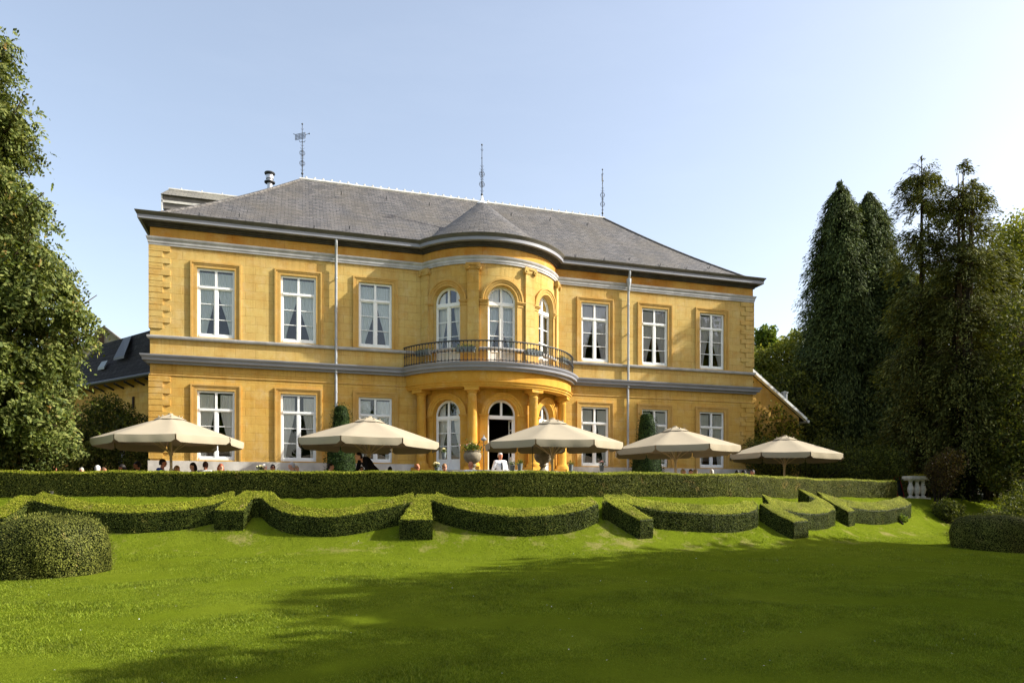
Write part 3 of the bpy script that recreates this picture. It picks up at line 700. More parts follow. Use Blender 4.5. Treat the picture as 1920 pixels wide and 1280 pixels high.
# rear slate-clad roof storey seen above the left hip
rb = empty('rear_roof_block', (-1.2, 9.6, 10.0), world=True); tag(rb, 'slate-clad upper storey with pale ridge rising behind the left end of the villa roof', 'rear wing')
MB().box(-1.2, 9, 9.5, 14, 1.4, 14.35).build('wall', M['slate_dark'], rb)
rk = MB(); rk.add([(-1.32, 9.3, 14.92), (9.2, 9.3, 14.92), (9.2, 14.2, 14.92), (-1.32, 14.2, 14.92), (-1.1, 9.95, 15.42), (9.2, 9.95, 15.42), (9.2, 13.6, 15.42), (-1.1, 13.6, 15.42)], [(0, 1, 2, 3), (4, 5, 6, 7), (0, 1, 5, 4), (3, 2, 6, 7), (0, 3, 7, 4), (1, 2, 6, 5)])
rk.build('roof', slate('old_slate', lin(104, 102, 96), lin(122, 118, 110), .16, .3, (150, 146, 130)), rb)
rk = MB(); rk.box(-1.25, 9, 9.44, 14.05, 14.35, 14.91); rk.build('cladding', simple('pale_slate_cladding', lin(120, 116, 112), .8, .2, .25, 3, bump=.3), rb)
rk = MB(); rk.box(-1.30, 9, 9.38, 9.43, 14.60, 14.70); rk.box(-1.31, -1.26, 9.38, 9.44, 10.2, 14.90); rk.tube([(-1.1, 9.95, 15.44), (9.2, 9.95, 15.44)], .05, 6)
for i in range(7): rk.tube([(-.6+i*.85, 9.95, 15.45), (-.6+i*.85, 9.95, 15.53)], .03, 5)
rk.build('edge_flashing', M['ridge'], rb)
# left service wing running back obliquely
wg = empty('service_wing', (-.95, 5, 1.5), world=True); tag(wg, 'low ochre service wing with dark slate roof left of the villa', 'wing')
S0 = (-.95, 5.0); wd = (-.647, .762); E0 = (S0[0]+wd[0]*9, S0[1]+wd[1]*9)
nrm = (.762, .647)
wm = MB(); a = (S0[0]-wd[0]*1.2, S0[1]-wd[1]*1.2)
q = lambda p, d: (p[0]+nrm[0]*d, p[1]+nrm[1]*d)
ring = [q(a, .45), q(E0, .45), q(E0, 5), q(a, 5)]
prism(wm, [(x, y, 1.3) for x, y in ring], [(x, y, 6.45) for x, y in ring])
wm.build('wall', M['wall_low'], wg)
rm = MB(); C1 = (-4.2, 11.56, 8.65); D1 = (-0.77, 6.02, 8.36); A1 = (S0[0]-wd[0]*1.2, S0[1]-wd[1]*1.2, 6.40); B1 = (S0[0]+wd[0]*7.2, S0[1]+wd[1]*7.2, 6.40)
def slab(mb, P4, th): return mb.add(list(P4)+[(p[0], p[1], p[2]-th) for p in P4], [(0, 1, 2), (0, 2, 3), (4, 6, 5), (4, 7, 6), (0, 4, 5, 1), (1, 5, 6, 2), (2, 6, 7, 3), (3, 7, 4, 0)])
slab(rm, [A1, B1, C1, D1], .12); ro_ = rm.build('roof', M['slate_dark'], wg)
gm = MB(); gm.tube([(A1[0]-.03, A1[1]-.03, 6.34), (B1[0]-.03, B1[1]-.03, 6.34)], .08, 10); gm.build('gutter', M['iron'], wg, smooth=True)
vm = MB(); vm.tube([B1, C1], .06, 6); vm.build('verge', M['lead'], wg)
lerp = lambda a, b, t: tuple(a[i]+(b[i]-a[i])*t for i in range(3))
def onroof(u, v, dz=.05): p = lerp(lerp(A1, B1, u), lerp(D1, C1, u), v); return (p[0], p[1], p[2]+dz)
for u0, u1, v0, v1, nm in ((.42, .54, .45, .92, 'roof_light'), (.60, .67, .28, .42, 'roof_vent')):
    slab(MB(), [onroof(u0, v0, .12), onroof(u1, v0, .12), onroof(u1, v1, .12), onroof(u0, v1, .12)], .1).build(nm, M['iron'] if nm == 'roof_light' else M['greypot'], ro_)
for i in range(10):
    p = lerp(A1, B1, .1+i*.09); MB().tube([(p[0]+.05, p[1]+.05, 6.25), (p[0]+.35, p[1]+.28, 6.1)], .045, 5).build('eave_bracket', M['iron'], wg)
for t_, w_, z0, z1, nm in ((2.9, .16, 3.2, 4.6, 'window'), (1.9, .05, 5.2, 5.7, 'slit')):
    cx, cy = S0[0]+wd[0]*t_, S0[1]+wd[1]*t_; cx += nrm[0]*.43; cy += nrm[1]*.43; az = math.atan2(wd[1], wd[0])
    if nm == 'window': MB().box(-w_-.14, w_+.14, -.02, .02, z0-.12, z1+.14, az, (cx, cy, 0)).build('window_frame', M['grey'], wg)
    MB().box(-w_, w_, -.04, .03, z0, z1, az, (cx, cy, 0)).build(nm, M['darkin'], wg)
hs = empty('stone_gabled_house', (-7.92, 27.86, 2.91), world=True); tag(hs, 'old grey stone gable end rising behind the dark slate roof at far left', 'house')
g0, g1, ga, ge, gf = (-10.83, 28.75, 9.99), (-4.4, 26.79, 10.34), (-7.92, 27.86, 13.03), (-10.77, 28.73, 10.34), (-4.67, 26.87, 10.27)
def dp(p, d=8): return (p[0]+d*.05, p[1]+d, p[2])
base = [(g0[0], g0[1], 1), (g1[0], g1[1], 1), gf, ga, ge]
prism(MB(), base, [dp(p) for p in base]).build('wall', stonewall('grey_rubble', lin(146, 138, 122), lin(160, 150, 132), lin(126, 118, 104), .5, .25), hs)
hm = MB()
for p, q2 in ((ge, ga), (ga, gf)):
    slab(hm, [(p[0], p[1]-.2, p[2]+.1), (q2[0], q2[1]-.2, q2[2]+.1), dp((q2[0], q2[1], q2[2]+.1)), dp((p[0], p[1], p[2]+.1))], .18)
hm.build('roof', slate('brown_tiles', lin(112, 104, 94), lin(130, 120, 106), .3, .4), hs)
c_ = (-8.1, 27.81, 12.3); MB().box(c_[0]-.14, c_[0]+.14, c_[1]-.05, c_[1]+.2, c_[2]-.45, c_[2]+.6).build('slit_window', M['darkin'], hs)
# ------------------------------------------------------------------ umbrellas
def umbrella(rot):
    r = empty('market_umbrella', (0, 0, 0)); N = 8; RC = 2.0; hr, ha = 1.70, 2.36
    cm = MB(); pr = []
    for k in range(N):
        a = 2*PI*k/N; pr.append((math.cos(a), math.sin(a)))
    rings = [.18, .42, .8, 1.2, 1.6, 2.0]; cols = 6; idx = {}
    for j, rr in enumerate(rings):
        for k in range(N*cols):
            kk, f = divmod(k, cols); f /= cols; p, q2 = pr[kk], pr[(kk+1) % N]; x = p[0]*(1-f)+q2[0]*f; y = p[1]*(1-f)+q2[1]*f
            t = (rr-.18)/(RC-.18); z = ha-.06-(ha-.06-hr)*(t**1.06)-.018*math.sin(PI*f)*math.sin(PI*min(t*1.0, 1))-.012*math.sin(PI*f)*t
            idx[j, k] = len(cm.v); cm.v.append((x*rr, y*rr, z))
    W_ = N*cols; n = len(rings)
    for j in range(n-1):
        for k in range(W_): cm.f.append((idx[j, k], idx[j, (k+1) % W_], idx[j+1, (k+1) % W_], idx[j+1, k]))
    c = cm.build('canopy', M['fabric'], r, smooth=True)
    vm = MB(); sg = 0
    for kk in range(N):      # valance flaps, one per side, with rounded lower corners
        p, q2 = pr[kk], pr[(kk+1) % N]; m = 14; o = len(vm.v)
        for i in range(m+1):
            f = .012+.976*i/m; x = (p[0]*(1-f)+q2[0]*f)*RC; y = (p[1]*(1-f)+q2[1]*f)*RC; zt = hr-.012*math.sin(PI*f)
            e = min(f, 1-f)/.07; d = .19*min(1, math.sqrt(max(0, 1-(1-min(e, 1))**2))*.75+.25); k_ = 1.0+.004*math.sin(i*1.1+kk*2)
            vm.v += [(x, y, zt), (x*(k_+.004), y*(k_+.004), zt-d*.55), (x*k_, y*k_, zt-d)]
        for i in range(m):
            for h in (0, 1): a = o+i*3+h; vm.f.append((a, a+3, a+4, a+1))
    vm.build('valance', M['fabric'], c, smooth='all')
    tm = MB(); tm.lathe([(.44, ha-.115), (.30, ha-.045), (.12, ha+.01), (.07, ha+.03)], (0, 0, 0), 8); tm.lathe([(.07, ha+.02), (.07, ha+.06), (.01, ha+.07)], (0, 0, 0), 10)
    for k in range(8): a = 2*PI*k/8; tm.ball((.30*math.cos(a), .30*math.sin(a), ha-.025), .022, 6, 4)
    tm.build('vent_cap', M['fabric'], c)
    fm = MB().tube([(0, 0, 0), (0, 0, 2.34)], .038, 12); fm.tube([(0, 0, 1.30), (0, 0, 1.42)], .06, 12); fm.tube([(0, 0, .75), (0, 0, .95)], .05, 10)
    fm.build('pole', M['pole'], r, smooth=True)
    MB().box(-.35, .35, -.35, .35, 0, .07).tube([(0, 0, .05), (0, 0, .35)], .055, 10).build('base', M['greypot'], r)
    for k in range(N):
        a = 2*PI*k/N; ca, sa = math.cos(a), math.sin(a)
        rb_ = MB().tube([(.06*ca, .06*sa, 2.27), (1.96*ca, 1.96*sa, hr-.02)], .014, 6).build('rib', M['pole'], r)
        MB().tube([(.06*ca, .06*sa, 1.38), (.98*ca, .98*sa, hr+.30)], .012, 6).build('strut', M['pole'], rb_)
    return r
M['pole'] = simple('pale_wood_pole', lin(206, 184, 150), .6, .3, .1, 8)
u0 = umbrella(0)
UM = [((1.19, -3.57), -108+22.5+8, 'beige octagonal parasol in front of the left corner of the villa'),
      ((6.29, -4.45), -103+22.5+10, 'beige octagonal parasol beside the left clipped yew, second from the left'),
      ((11.35, -5.50), -100+22.5, 'beige octagonal parasol in front of the open bay door, middle of the five'),
      ((15.8, -4.7), -115+22.5+1, 'beige octagonal parasol beside the right clipped yew'),
      ((21.1, -3.07), -60, 'beige octagonal parasol standing clear of the villa before the dark conifers')]
for i, ((x, y), a, lb) in enumerate(UM):
    u = u0 if i == 0 else copy_tree(u0); u.location = (x, y, 1.5); u.rotation_euler = (R((.6, -.9, .5, 1.0, -.7)[i]), R((-.8, .5, .9, -.6, .8)[i]), R(a)); u.scale = (.93, .93, 1) if i == 0 else (1, 1, 1); tag(u, lb, 'parasol', 'beige parasols on the terrace')
# ------------------------------------------------------------------ clipped hedges
def hedge_mesh(front, back, zt, zb, lump=.02, step=.16, rnd=.05):
    """front/back: matching (x,y) lists; zt/zb: height functions of (x,y). returns MB"""
    F, Bk = [], []
    for i in range(len(front)-1):
        a, b = Vector(front[i]), Vector(front[i+1]); c, d = Vector(back[i]), Vector(back[i+1]); n = max(1, int((b-a).length/step))
        for k in range(n): F.append(a.lerp(b, k/n)); Bk.append(c.lerp(d, k/n))
    F.append(Vector(front[-1])); Bk.append(Vector(back[-1])); mb = MB(); m = None
    for i, (f, b) in enumerate(zip(F, Bk)):
        sec = []
        def P(t, fz, q=0):
            x = f.x+(b.x-f.x)*t; y = f.y+(b.y-f.y)*t; z0, z1 = zb(x, y)-.06, zt(x, y); z = z0+(z1-z0)*fz
            nn = math.sin(x*2.3+z*5)*math.sin(y*3.7+z*3+x)*lump*.6
            return (x+nn*.5, y-nn, z+nn*.6)
        w_ = (b-f).length; e = min(rnd*.6/w_, .3)
        sec = [P(.02, 0), P(0, .35), P(0, .7), P(0, .955), P(e, 1), P(.35, 1), P(.65, 1), P(1-e, 1), P(1, .93), P(1, .6), P(.98, 0)]
        m = len(sec); mb.v += sec
        if i:
            o = (i-1)*m
            for j in range(m-1): mb.f.append((o+j, o+j+1, o+m+j+1, o+m+j))
    n = len(F)
    mb.f.append(tuple(range(m))); mb.f.append(tuple((n-1)*m+j for j in range(m)))
    return mb
def clothe(name, mb, core, leaf, dens, size, jit=.03, root=None, label=None, cat=None, group=None, c=None, tuft=0, top=None):
    V = np.array(mb.v); c = c or tuple(V.mean(0)[:2])+(V[:, 2].min(),)
    t = empty(name, c, world=True); tag(t, label, cat, group)
    mb2 = MB(); mb2.v, mb2.f = mb.v, mb.f; ctr = V.mean(0); 
    co_ = mb2.build('inner_growth', core, t)
    P, N = scatter(mb.v, mb.f, dens)
    me = co_.data      # outward normals from the recalculated mesh
    T = []; 
    me.calc_loop_triangles()
    VV = np.array([v.co[:] for v in me.vertices]); T = np.array([lt.vertices[:] for lt in me.loop_triangles])
    P, N = scatter(VV, T, dens)
    if top is not None:      # fresh shoots on the clipped top; their paler colour also stands for sunlight
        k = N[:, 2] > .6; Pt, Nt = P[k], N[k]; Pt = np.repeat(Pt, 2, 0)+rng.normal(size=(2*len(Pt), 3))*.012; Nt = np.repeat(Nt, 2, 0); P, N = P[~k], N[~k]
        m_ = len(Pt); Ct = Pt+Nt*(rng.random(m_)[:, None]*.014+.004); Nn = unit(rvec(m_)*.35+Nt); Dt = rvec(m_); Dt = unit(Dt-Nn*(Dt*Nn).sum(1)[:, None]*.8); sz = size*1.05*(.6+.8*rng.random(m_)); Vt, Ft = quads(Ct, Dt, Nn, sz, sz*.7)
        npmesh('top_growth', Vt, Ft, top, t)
    n = len(P)
    C = P+N*(rng.random(n)[:, None]*jit-jit*.3)+rng.normal(size=(n, 3))*.004
    D = rvec(n); NN = unit(rvec(n)*.20+N); D = unit(D-NN*(D*NN).sum(1)[:, None]*.85)
    s_ = size*(.6+.8*rng.random(n))
    Vq, Fq = quads(C, D, NN, s_, s_*.6)
    if tuft:       # a few stray shoots
        k = int(n*tuft); i = rng.choice(n, k); C2 = P[i]+N[i]*(jit*1.3+rng.random(k)[:, None]*jit*1.5); V2, F2 = quads(C2, unit(N[i]+rvec(k)*.5+[0, 0, .4]), rvec(k), size*1.5, size*.5)
        Fq = np.vstack([Fq, F2+len(Vq)]); Vq = np.vstack([Vq, V2])
    npmesh('foliage', Vq, Fq, leaf, t); return t
BLD = 7000; G2 = lambda x, y: ground(x, y)
# long terrace hedge
xs_ = np.arange(-12, 24.7, .4); fr = [Vector((x, float(edge_y(x))+.02*math.sin(x*1.3))) for x in xs_]; bk_ = []
for i in range(len(fr)): d = (fr[min(i+1, len(fr)-1)]-fr[max(i-1, 0)]).normalized(); bk_.append((fr[i].x-d.y*.62, fr[i].y+d.x*.62))
fr = [tuple(q) for q in fr]
th = hedge_mesh(fr, bk_, lambda x, y: 2.255+.015*math.sin(x*2.1)+.010*math.sin(x*5.3), lambda x, y: 1.50+.16*(bank_t(x, y) > -.3), .02, .2)
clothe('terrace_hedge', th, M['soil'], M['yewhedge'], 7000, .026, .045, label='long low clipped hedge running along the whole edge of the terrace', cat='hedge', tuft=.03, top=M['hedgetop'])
HT = .41
def scallop(label, pts, w, ht=HT, group='scalloped box hedges on the bank', back=None, name='box_hedge'):
    F = [(p[0], p[1]) for p in pts]
    if back: B_ = [(p[0], p[1]) for p in back]
    else:
        B_ = []
        for i, p in enumerate(F):
            a = Vector(F[max(i-1, 0)]); b = Vector(F[min(i+1, len(F)-1)]); d = (b-a).normalized(); B_.append((p[0]-d.y*w, p[1]+d.x*w))
    mb = hedge_mesh(F, B_, lambda x, y: ground(x, y)+ht, G2, .018, .10, .03)
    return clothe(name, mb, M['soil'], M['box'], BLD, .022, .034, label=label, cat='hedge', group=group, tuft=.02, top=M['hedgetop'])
scallop('curved box hedge left of the bank, partly behind the round box bush', [(-1.192, -6.327), (-0.644, -6.693), (-0.029, -7.09), (0.54, -7.348), (1.086, -7.525), (1.615, -7.603), (2.148, -7.672), (2.679, -7.667), (3.108, -7.609), ], .28)
scallop('curved box hedge below the left clipped yew', [(3.659, -7.767), (3.849, -8.087), (4.098, -8.351), (4.416, -8.574), (4.806, -8.745), (5.217, -8.861), (5.659, -8.891), (6.119, -8.906), (6.518, -8.913), (6.89, -8.911), ], .28)
scallop('curved box hedge sagging below the middle of the bay', [(7.232, -8.974), (7.481, -9.207), (7.89, -9.489), (8.314, -9.723), (8.754, -9.878), (9.043, -9.946), (9.523, -9.988), (10.009, -10.0), (10.441, -9.955), (10.858, -9.789), ], .28)
scallop('curved box hedge ending in a hook below the right clipped yew', [(11.49, -9.7), (11.817, -9.873), (12.303, -9.969), (12.83, -10.026), (13.561, -10.061), (14.175, -10.018), (14.664, -9.906), (15.052, -9.743), (15.197, -9.567), (15.11, -9.457), ], .32)
scallop('curved box hedge with a tall upright arm reaching the terrace hedge', [(15.568, -9.566), (15.902, -9.636), (16.379, -9.573), (17.148, -9.295), (17.778, -8.997), (18.587, -8.344), (18.89, -7.946), (18.71, -7.796), (18.277, -7.769), (17.884, -7.743), ], .44, .41)
scallop('curved box hedge at the right-hand end of the bank', [(18.927, -7.549), (19.331, -7.62), (19.948, -7.589), (20.677, -7.457), (21.543, -7.229), (22.524, -6.839), (23.37, -6.366), ], .36)
gs = 'straight box hedge spurs between the scallops'
scallop('short box spur at the far left behind the round bush', [(-2.051, -6.608), (-1.552, -6.761), ], 0, HT, gs, [(-1.545, -6.146), (-1.188, -6.307), ])
scallop('stubby box spur left of the scallop below the left yew', [(2.721, -7.857), (3.307, -8.068), ], 0, HT, gs, [(3.1, -7.524), (3.509, -7.669), ])
scallop('stubby box spur right of the scallop below the left yew', [(6.494, -9.345), (7.157, -9.568), ], 0, HT, gs, [(6.907, -8.802), (7.22, -8.908), ])
scallop('slanting box spur below the middle parasol, in front of the bay', [(11.587, -10.367), (11.942, -10.288), ], 0, HT, gs, [(11.067, -9.644), (11.514, -9.624), ])
scallop('slanting box spur jutting forward, longest on the right of the bank', [(15.768, -10.15), (16.376, -9.938), ], 0, HT, gs, [(15.273, -9.528), (15.639, -9.493), ])
scallop('slanting box spur just right of the tall upright arm', [(19.407, -7.947), (19.848, -7.736), ], 0, HT, gs, [(18.737, -7.575), (19.271, -7.393), ])
gk = 'box hedge heads joining the scallops'
scallop('flat box head joining the scallops beside the stubby spur at left', [(3.066, -7.639), (3.637, -7.782), ], 0, .40, gk, [(3.334, -7.386), (3.863, -7.579), ])
scallop('flat box head joining the scallops below the bay', [(6.861, -8.871), (7.273, -9.007), ], 0, .40, gk, [(6.973, -8.686), (7.422, -8.844), ])
scallop('flat box head joining the scallops right of the bay', [(10.995, -9.716), (11.521, -9.72), ], 0, .40, gk, [(11.167, -9.455), (11.585, -9.478), ])
scallop('flat box head at the far left edge of the bank', [(-1.671, -6.191), (-1.151, -6.361), ], 0, .40, gk, [(-1.46, -6.036), (-0.886, -6.295), ])
# clipped box domes on the lawn
def dome(c, rx, ry, h, label, leaf, rot=0):
    mb = MB(); n, m = 40, 18; cz = ground(c[0], c[1])-.05
    for j in range(m+1):
        t = j/m; th_ = t*PI*.5
        rr = (math.cos(th_)**.42) if j < m else 0.0; z = math.sin(th_)**.9*h; sk = 1-.10*(1-t)**4
        for k in range(n):
            a = 2*PI*k/n; l = 1+.035*math.sin(a*5+t*4)+.02*math.sin(a*9+z*7)
            x, y = rx*rr*sk*l*math.cos(a), ry*rr*sk*l*math.sin(a); mb.v.append((c[0]+x*math.cos(rot)-y*math.sin(rot), c[1]+x*math.sin(rot)+y*math.cos(rot), cz+z*(1+.02*math.sin(a*3+1))))
    for j in range(m):
        for k in range(n): a = j*n+k; b = j*n+(k+1) % n; mb.f.append((a, b, b+n, a+n))
    return clothe('box_bush', mb, M['soil'], leaf, 6500, .023, .028, label=label, cat='bush', group='clipped box domes on the lawn', tuft=.05)
M['boxball'] = foliage('box_ball_leaves', lin(54, 62, 24), lin(88, 92, 36), lin(128, 130, 60), .12, .5, 2.5, accent=(lin(146, 134, 76), .6))
dome((0.49, -10.57, 1.03)[:2], .90, .85, .98, 'rounded clipped box bush on the sunny lawn at left', M['boxball'])
dome((21.29, -10.76, 0.75)[:2], 1.0, .95, .90, 'rounded clipped box bush in the shade at the right edge of the lawn', M['boxball'])
dome((23.6, -10.84, 0.72)[:2], 1.1, 1.0, .88, 'half-hidden box bush cut off by the right edge, behind its neighbour', M['boxball'])
# clipped yews
def yew(x, y, top, rs, rsk, zsk, label):
    prof = []
    zt = top-1.5
    for t in np.linspace(0, 1, 9): prof.append((rsk*(1-.22*t), zsk*t))
    for t in np.linspace(.12, 1, 4): prof.append((rsk*.78+(rs-rsk*.78)*t, zsk+.10*t))
    for t in np.linspace(.1, 1, 10): prof.append((rs*(1-.22*t)*(1 if t < .9 else .88), zsk+.1+(zt-.08-zsk-.1)*t))
    prof.append((rs*.45, zt)); prof.append((.001, zt+.02))
    mb = MB().lathe(prof, (x, y, 1.5), 26)
    mb.map(lambda a, b, c: (a+.012*math.sin(c*4+b*3), b+.012*math.sin(c*3+a*4), c))
    return clothe('clipped_yew', mb, M['yewcore'], M['yew'], 3800, .042, .05, label=label, cat='topiary', group='clipped yew obelisks against the villa', tuft=.06)
yew(5.75, -.95, 4.62, .28, .50, 1.8, 'clipped yew obelisk in front of the left downpipe')
yew(16.75, -.95, 4.75, .33, .62, 1.7, 'clipped yew obelisk in front of the right downpipe')
# ------------------------------------------------------------------ trees
def blobcloud(lumps, n, fill=.55):
    """points in a union of ellipsoids, denser towards their skins"""
    vol = np.array([l[3]**2 for l in lumps]); idx = rng.choice(len(lumps), n, p=vol/vol.sum())
    c = np.array([l[:3] for l in lumps], float)[idx]; r = np.array([l[3] for l in lumps])[idx]
    d = rvec(n); rad = r*(fill+(1-fill)*rng.random(n)**.6)
    # lumpy skin
    k = 1+.16*np.sin(d[:, 0]*7+c[:, 0])*np.sin(d[:, 1]*6+c[:, 1])+.14*np.sin(d[:, 2]*9+d[:, 0]*5)
    return c+d*(rad*k)[:, None], d
def limbs(mb, base, top, lumps, r0, every=1, trunk_r=None):
    """trunk from base to top and a limb into each lump"""
    b, t = Vector(base), Vector(top); mid = [b.lerp(t, k/6)+Vector((math.sin(k*1.7)*.12, math.cos(k*2.1)*.12, 0)) for k in range(7)]
    mb.tube(mid, [r0*(1-.11*k) for k in range(7)], 10)
    for l in lumps[::every]:
        e = Vector(l[:3]); s_ = mid[max(1, min(5, int(6*(max(0., min(1., (e.z-b.z-.9*(e-b).xy.length*.5)/(t.z-b.z)))))))]
        m = s_.lerp(e, .5)+Vector((0, 0, .15*(e-s_).length)); rr = r0*.32
        mb.tube([s_, s_.lerp(m, .5), m, m.lerp(e, .6), e+(e-m)*.5], [rr, rr*.75, rr*.5, rr*.32, rr*.1], 6)
        for q in range(5):
            d = Vector(rvec(1)[0])*l[3]*.85; mb.tube([m.lerp(e, .5), e+d*.5, e+d], [rr*.3, rr*.18, rr*.06], 4)
def leaves(P, d, size, asp=.6, out_=.4, droop=0.):
    n = len(P); D = unit(rvec(n)+d*out_+np.array([0, 0, -droop])); N = unit(rvec(n)+np.array([0, 0, .5])+d*.4)
    s_ = size*(.6+.8*rng.random(n)); return quads(P, D, N, s_, s_*asp)
def broadleaf(label, base, top, lumps, n, size, leafm, group=None, r0=.3, name='broadleaf_tree', barkm='bark', cat='tree', fill=.5, clump=0, droop=.2):
    t = empty(name, base, world=True); tag(t, label, cat, group)
    mb = MB(); limbs(mb, base, top, lumps, r0); mb.build('trunk', M[barkm], t, smooth='all')
    if clump:      # clusters of leaves round twig ends
        k = n//clump; P, d = blobcloud(lumps, k, fill); P = np.repeat(P, clump, 0)+rng.normal(size=(k*clump, 3))*size*1.6; d = np.repeat(d, clump, 0)
    else: P, d = blobcloud(lumps, n, fill)
    V, F = leaves(P, d, size, .6, .4, droop); npmesh('crown', V, F, leafm, t); return t
# the big pinnate-leaved tree at the left edge
M['robinia'] = foliage('pinnate_leaves', lin(50, 62, 26), lin(84, 94, 42), lin(126, 130, 70), .20, .5, 1.0, accent=(lin(150, 112, 66), .60))
LTW = [(-3.37, -3.23, 11.24, 0.87), (-2.86, -2.86, 10.89, 0.49), (-3.52, -3.7, 12.35, 1.05), (-5.13, -1.75, 12.09, 1.71), (-2.29, -3.87, 11.08, 0.32), (-3.11, -3.31, 10.36, 0.48), (-2.92, -2.84, 9.15, 0.69), (-1.86, -4.21, 8.77, 0.36), (-4.31, -2.0, 8.96, 1.37), (-2.75, -3.73, 9.41, 0.4), (-3.24, -3.27, 9.82, 0.43), (-3.06, -2.8, 7.41, 1.17), (-1.7, -4.26, 6.56, 0.76), (-1.52, -2.85, 6.18, 0.5), (-2.47, -3.81, 5.29, 1.12), (-1.68, -3.74, 4.94, 0.63), (-3.26, -2.74, 3.79, 1.31), (-1.57, -4.3, 3.53, 0.53), (-1.73, -2.79, 3.05, 0.34), (-4.51, -3.19, 5.82, 2.02), (-4.4, -2.91, 2.91, 1.52), (-2.39, -3.0, 2.81, 0.58), (-2.01, -4.16, 7.61, 0.55), (-1.84, -2.75, 7.46, 0.41), (-2.34, -3.85, 4.29, 0.94), (-1.04, -3.94, 6.3, 0.28), (-1.06, -3.41, 5.74, 0.22)]
LTB = (-4.25, -2.33)
tl = empty('pinnate_tree', (LTB[0], LTB[1], 1.5), world=True); tag(tl, 'large spreading tree with drooping feathery leaves filling the left edge', 'tree')
mb = MB(); limbs(mb, (LTB[0], LTB[1], 1.4), (LTB[0]+.5, LTB[1], 12.0), [(l[0]-.3*l[3], *l[1:3], l[3]*.55) for l in LTW], .30); mb.build('trunk', M['bark'], tl, smooth='all')
kc = 3400; P, d = blobcloud(LTW, kc, .5); m_ = 7; P = np.repeat(P, m_, 0)+rng.normal(size=(kc*m_, 3))*[.17, .17, .12]; d = np.repeat(d, m_, 0); nf = len(P)
ok_ = P[:, 2] > 1.7; P, d = P[ok_], d[ok_]; nf = len(P)
dirs = unit(d*np.array([1, 1, .3])+rvec(nf)*.5+np.array([0, 0, -.35])); Ls = .22+.16*rng.random(nf); K = 9; VV, FF = [], []
side = unit(np.cross(dirs, rvec(nf)))
for k in range(K):
    t = (k//2+.6)/(K//2+1); sgn = 1 if k % 2 else -1
    C = P+dirs*(Ls*t)[:, None]+np.array([0, 0, -1])*(Ls*.45*t*t)[:, None]+side*sgn*.04
    if k == K-1: C = P+dirs*Ls[:, None]+np.array([0, 0, -1])*(Ls*.45)[:, None]
    D = unit(side*sgn+dirs*.35+rvec(nf)*.25+np.array([0, 0, -.35])); V, F = quads(C, D, unit(rvec(nf)*.7+np.array([.5, -.3, .8])), .115, .062); FF.append(F+len(VV)*len(V)); VV.append(V)
npmesh('crown', np.vstack(VV), np.vstack(FF), M['robinia'], tl)
# conifers built branch by branch
M['cypress'] = foliage('cypress_sprays', lin(42, 52, 28), lin(68, 80, 40), lin(108, 118, 62), .12, .6, .8)
M['thuja'] = foliage('thin_conifer_sprays', lin(54, 60, 28), lin(82, 86, 38), lin(122, 122, 60), .16, .6, .8)
def conifer(label, base, H, prof, leafm, nb=900, dens=46, lsz=.11, droop=.5, z0=.2, gaps=0., stems=((0, 0, 1.),), sticks=False, r0=.22, name='conifer', group=None, barkm='barkdark', whorl=0):
    t = empty(name, base, world=True); tag(t, label, 'tree', group)
    mb = MB(); B = np.array(base)
    tops = []
    for sx, sy, sh in stems:
        pts = [(B[0]+sx*.35*min(1, k/5)+sx*.65*(k/10), B[1]+sy*(k/10), B[2]+H*sh*k/10*.985) for k in range(11)]; tops.append(pts)
        mb.tube(pts, [max(.012, r0*(1-.095*k)) for k in range(11)], 8)
    VV, FF, off = [], [], 0
    for b in range(nb):
        si = b % len(stems); pts = tops[si]; sh = stems[si][2]
        u = z0+(1-z0)*rng.random()
        if whorl: u = min(.995, (int(u*whorl)+.5+rng.normal()*.28)/whorl)
        if gaps and math.sin(u*37+si*2)*.5+.5 < gaps*rng.random()*1.6: continue
        f = u*10; i = min(9, int(f)); p = np.array(pts[i])+(np.array(pts[i+1])-np.array(pts[i]))*(f-i)
        az = rng.random()*2*PI; L_ = prof(u)*(.60+.62*rng.random()+.12*math.sin(az*3+u*9)); 
        if L_ < .15: L_ = .15
        dv = np.array([math.cos(az), math.sin(az), 0]); up = .35+.5*u
        m = max(4, int(dens*L_)); s_ = (rng.random(m)**.6)*.95+.08
        C = p+dv*(L_*s_)[:, None]+np.array([0, 0, 1])*(L_*(up*s_-(.55+droop)*s_**2.2))[:, None]
        C = C+rng.normal(size=(m, 3))*np.array([.09, .09, .06])*(.5+.6*L_)
        C[:, 2] -= rng.random(m)*.16*droop
        D = unit(dv*.8+rvec(m)*.45+np.array([0, 0, -.95*droop])); N = unit(rvec(m)*.6+np.array([0, 0, 1.])+dv*.3)
        sz = lsz*(.7+.8*rng.random(m)); V, F = quads(C, D, N, sz*2.0, sz*.5); VV.append(V); FF.append(F+off); off += len(V)
        if sticks and b % 3 == 0: mb.tube([tuple(p), tuple(p+dv*L_*.5+np.array([0, 0, L_*up*.45])), tuple(p+dv*L_*.9+np.array([0, 0, L_*(up*.9-.4)]))], [.022, .014, .005], 4)
    mb.build('trunk', M[barkm], t, smooth='all'); npmesh('crown', np.vstack(VV), np.vstack(FF), leafm, t); return t
def at0(p): return (p[0], p[1], 1.5)
gc = 'dark conifers right of the villa'
cone = lambda rb, rt, e=.8: (lambda u: (rt+(rb-rt)*max(0, (1-u))**e)*min(1, .25+(1-u)*14))
conifer('tall dense dark conifer, leftmost of the group beside the villa', at0((32.5, 6.62, 2.67)), 17.55, cone(3.1, .30, .60), M['cypress'], 2600, 84, .088, .75, .02, stems=((-.1, 0, 1.), (.25, .2, .985)), group=gc)
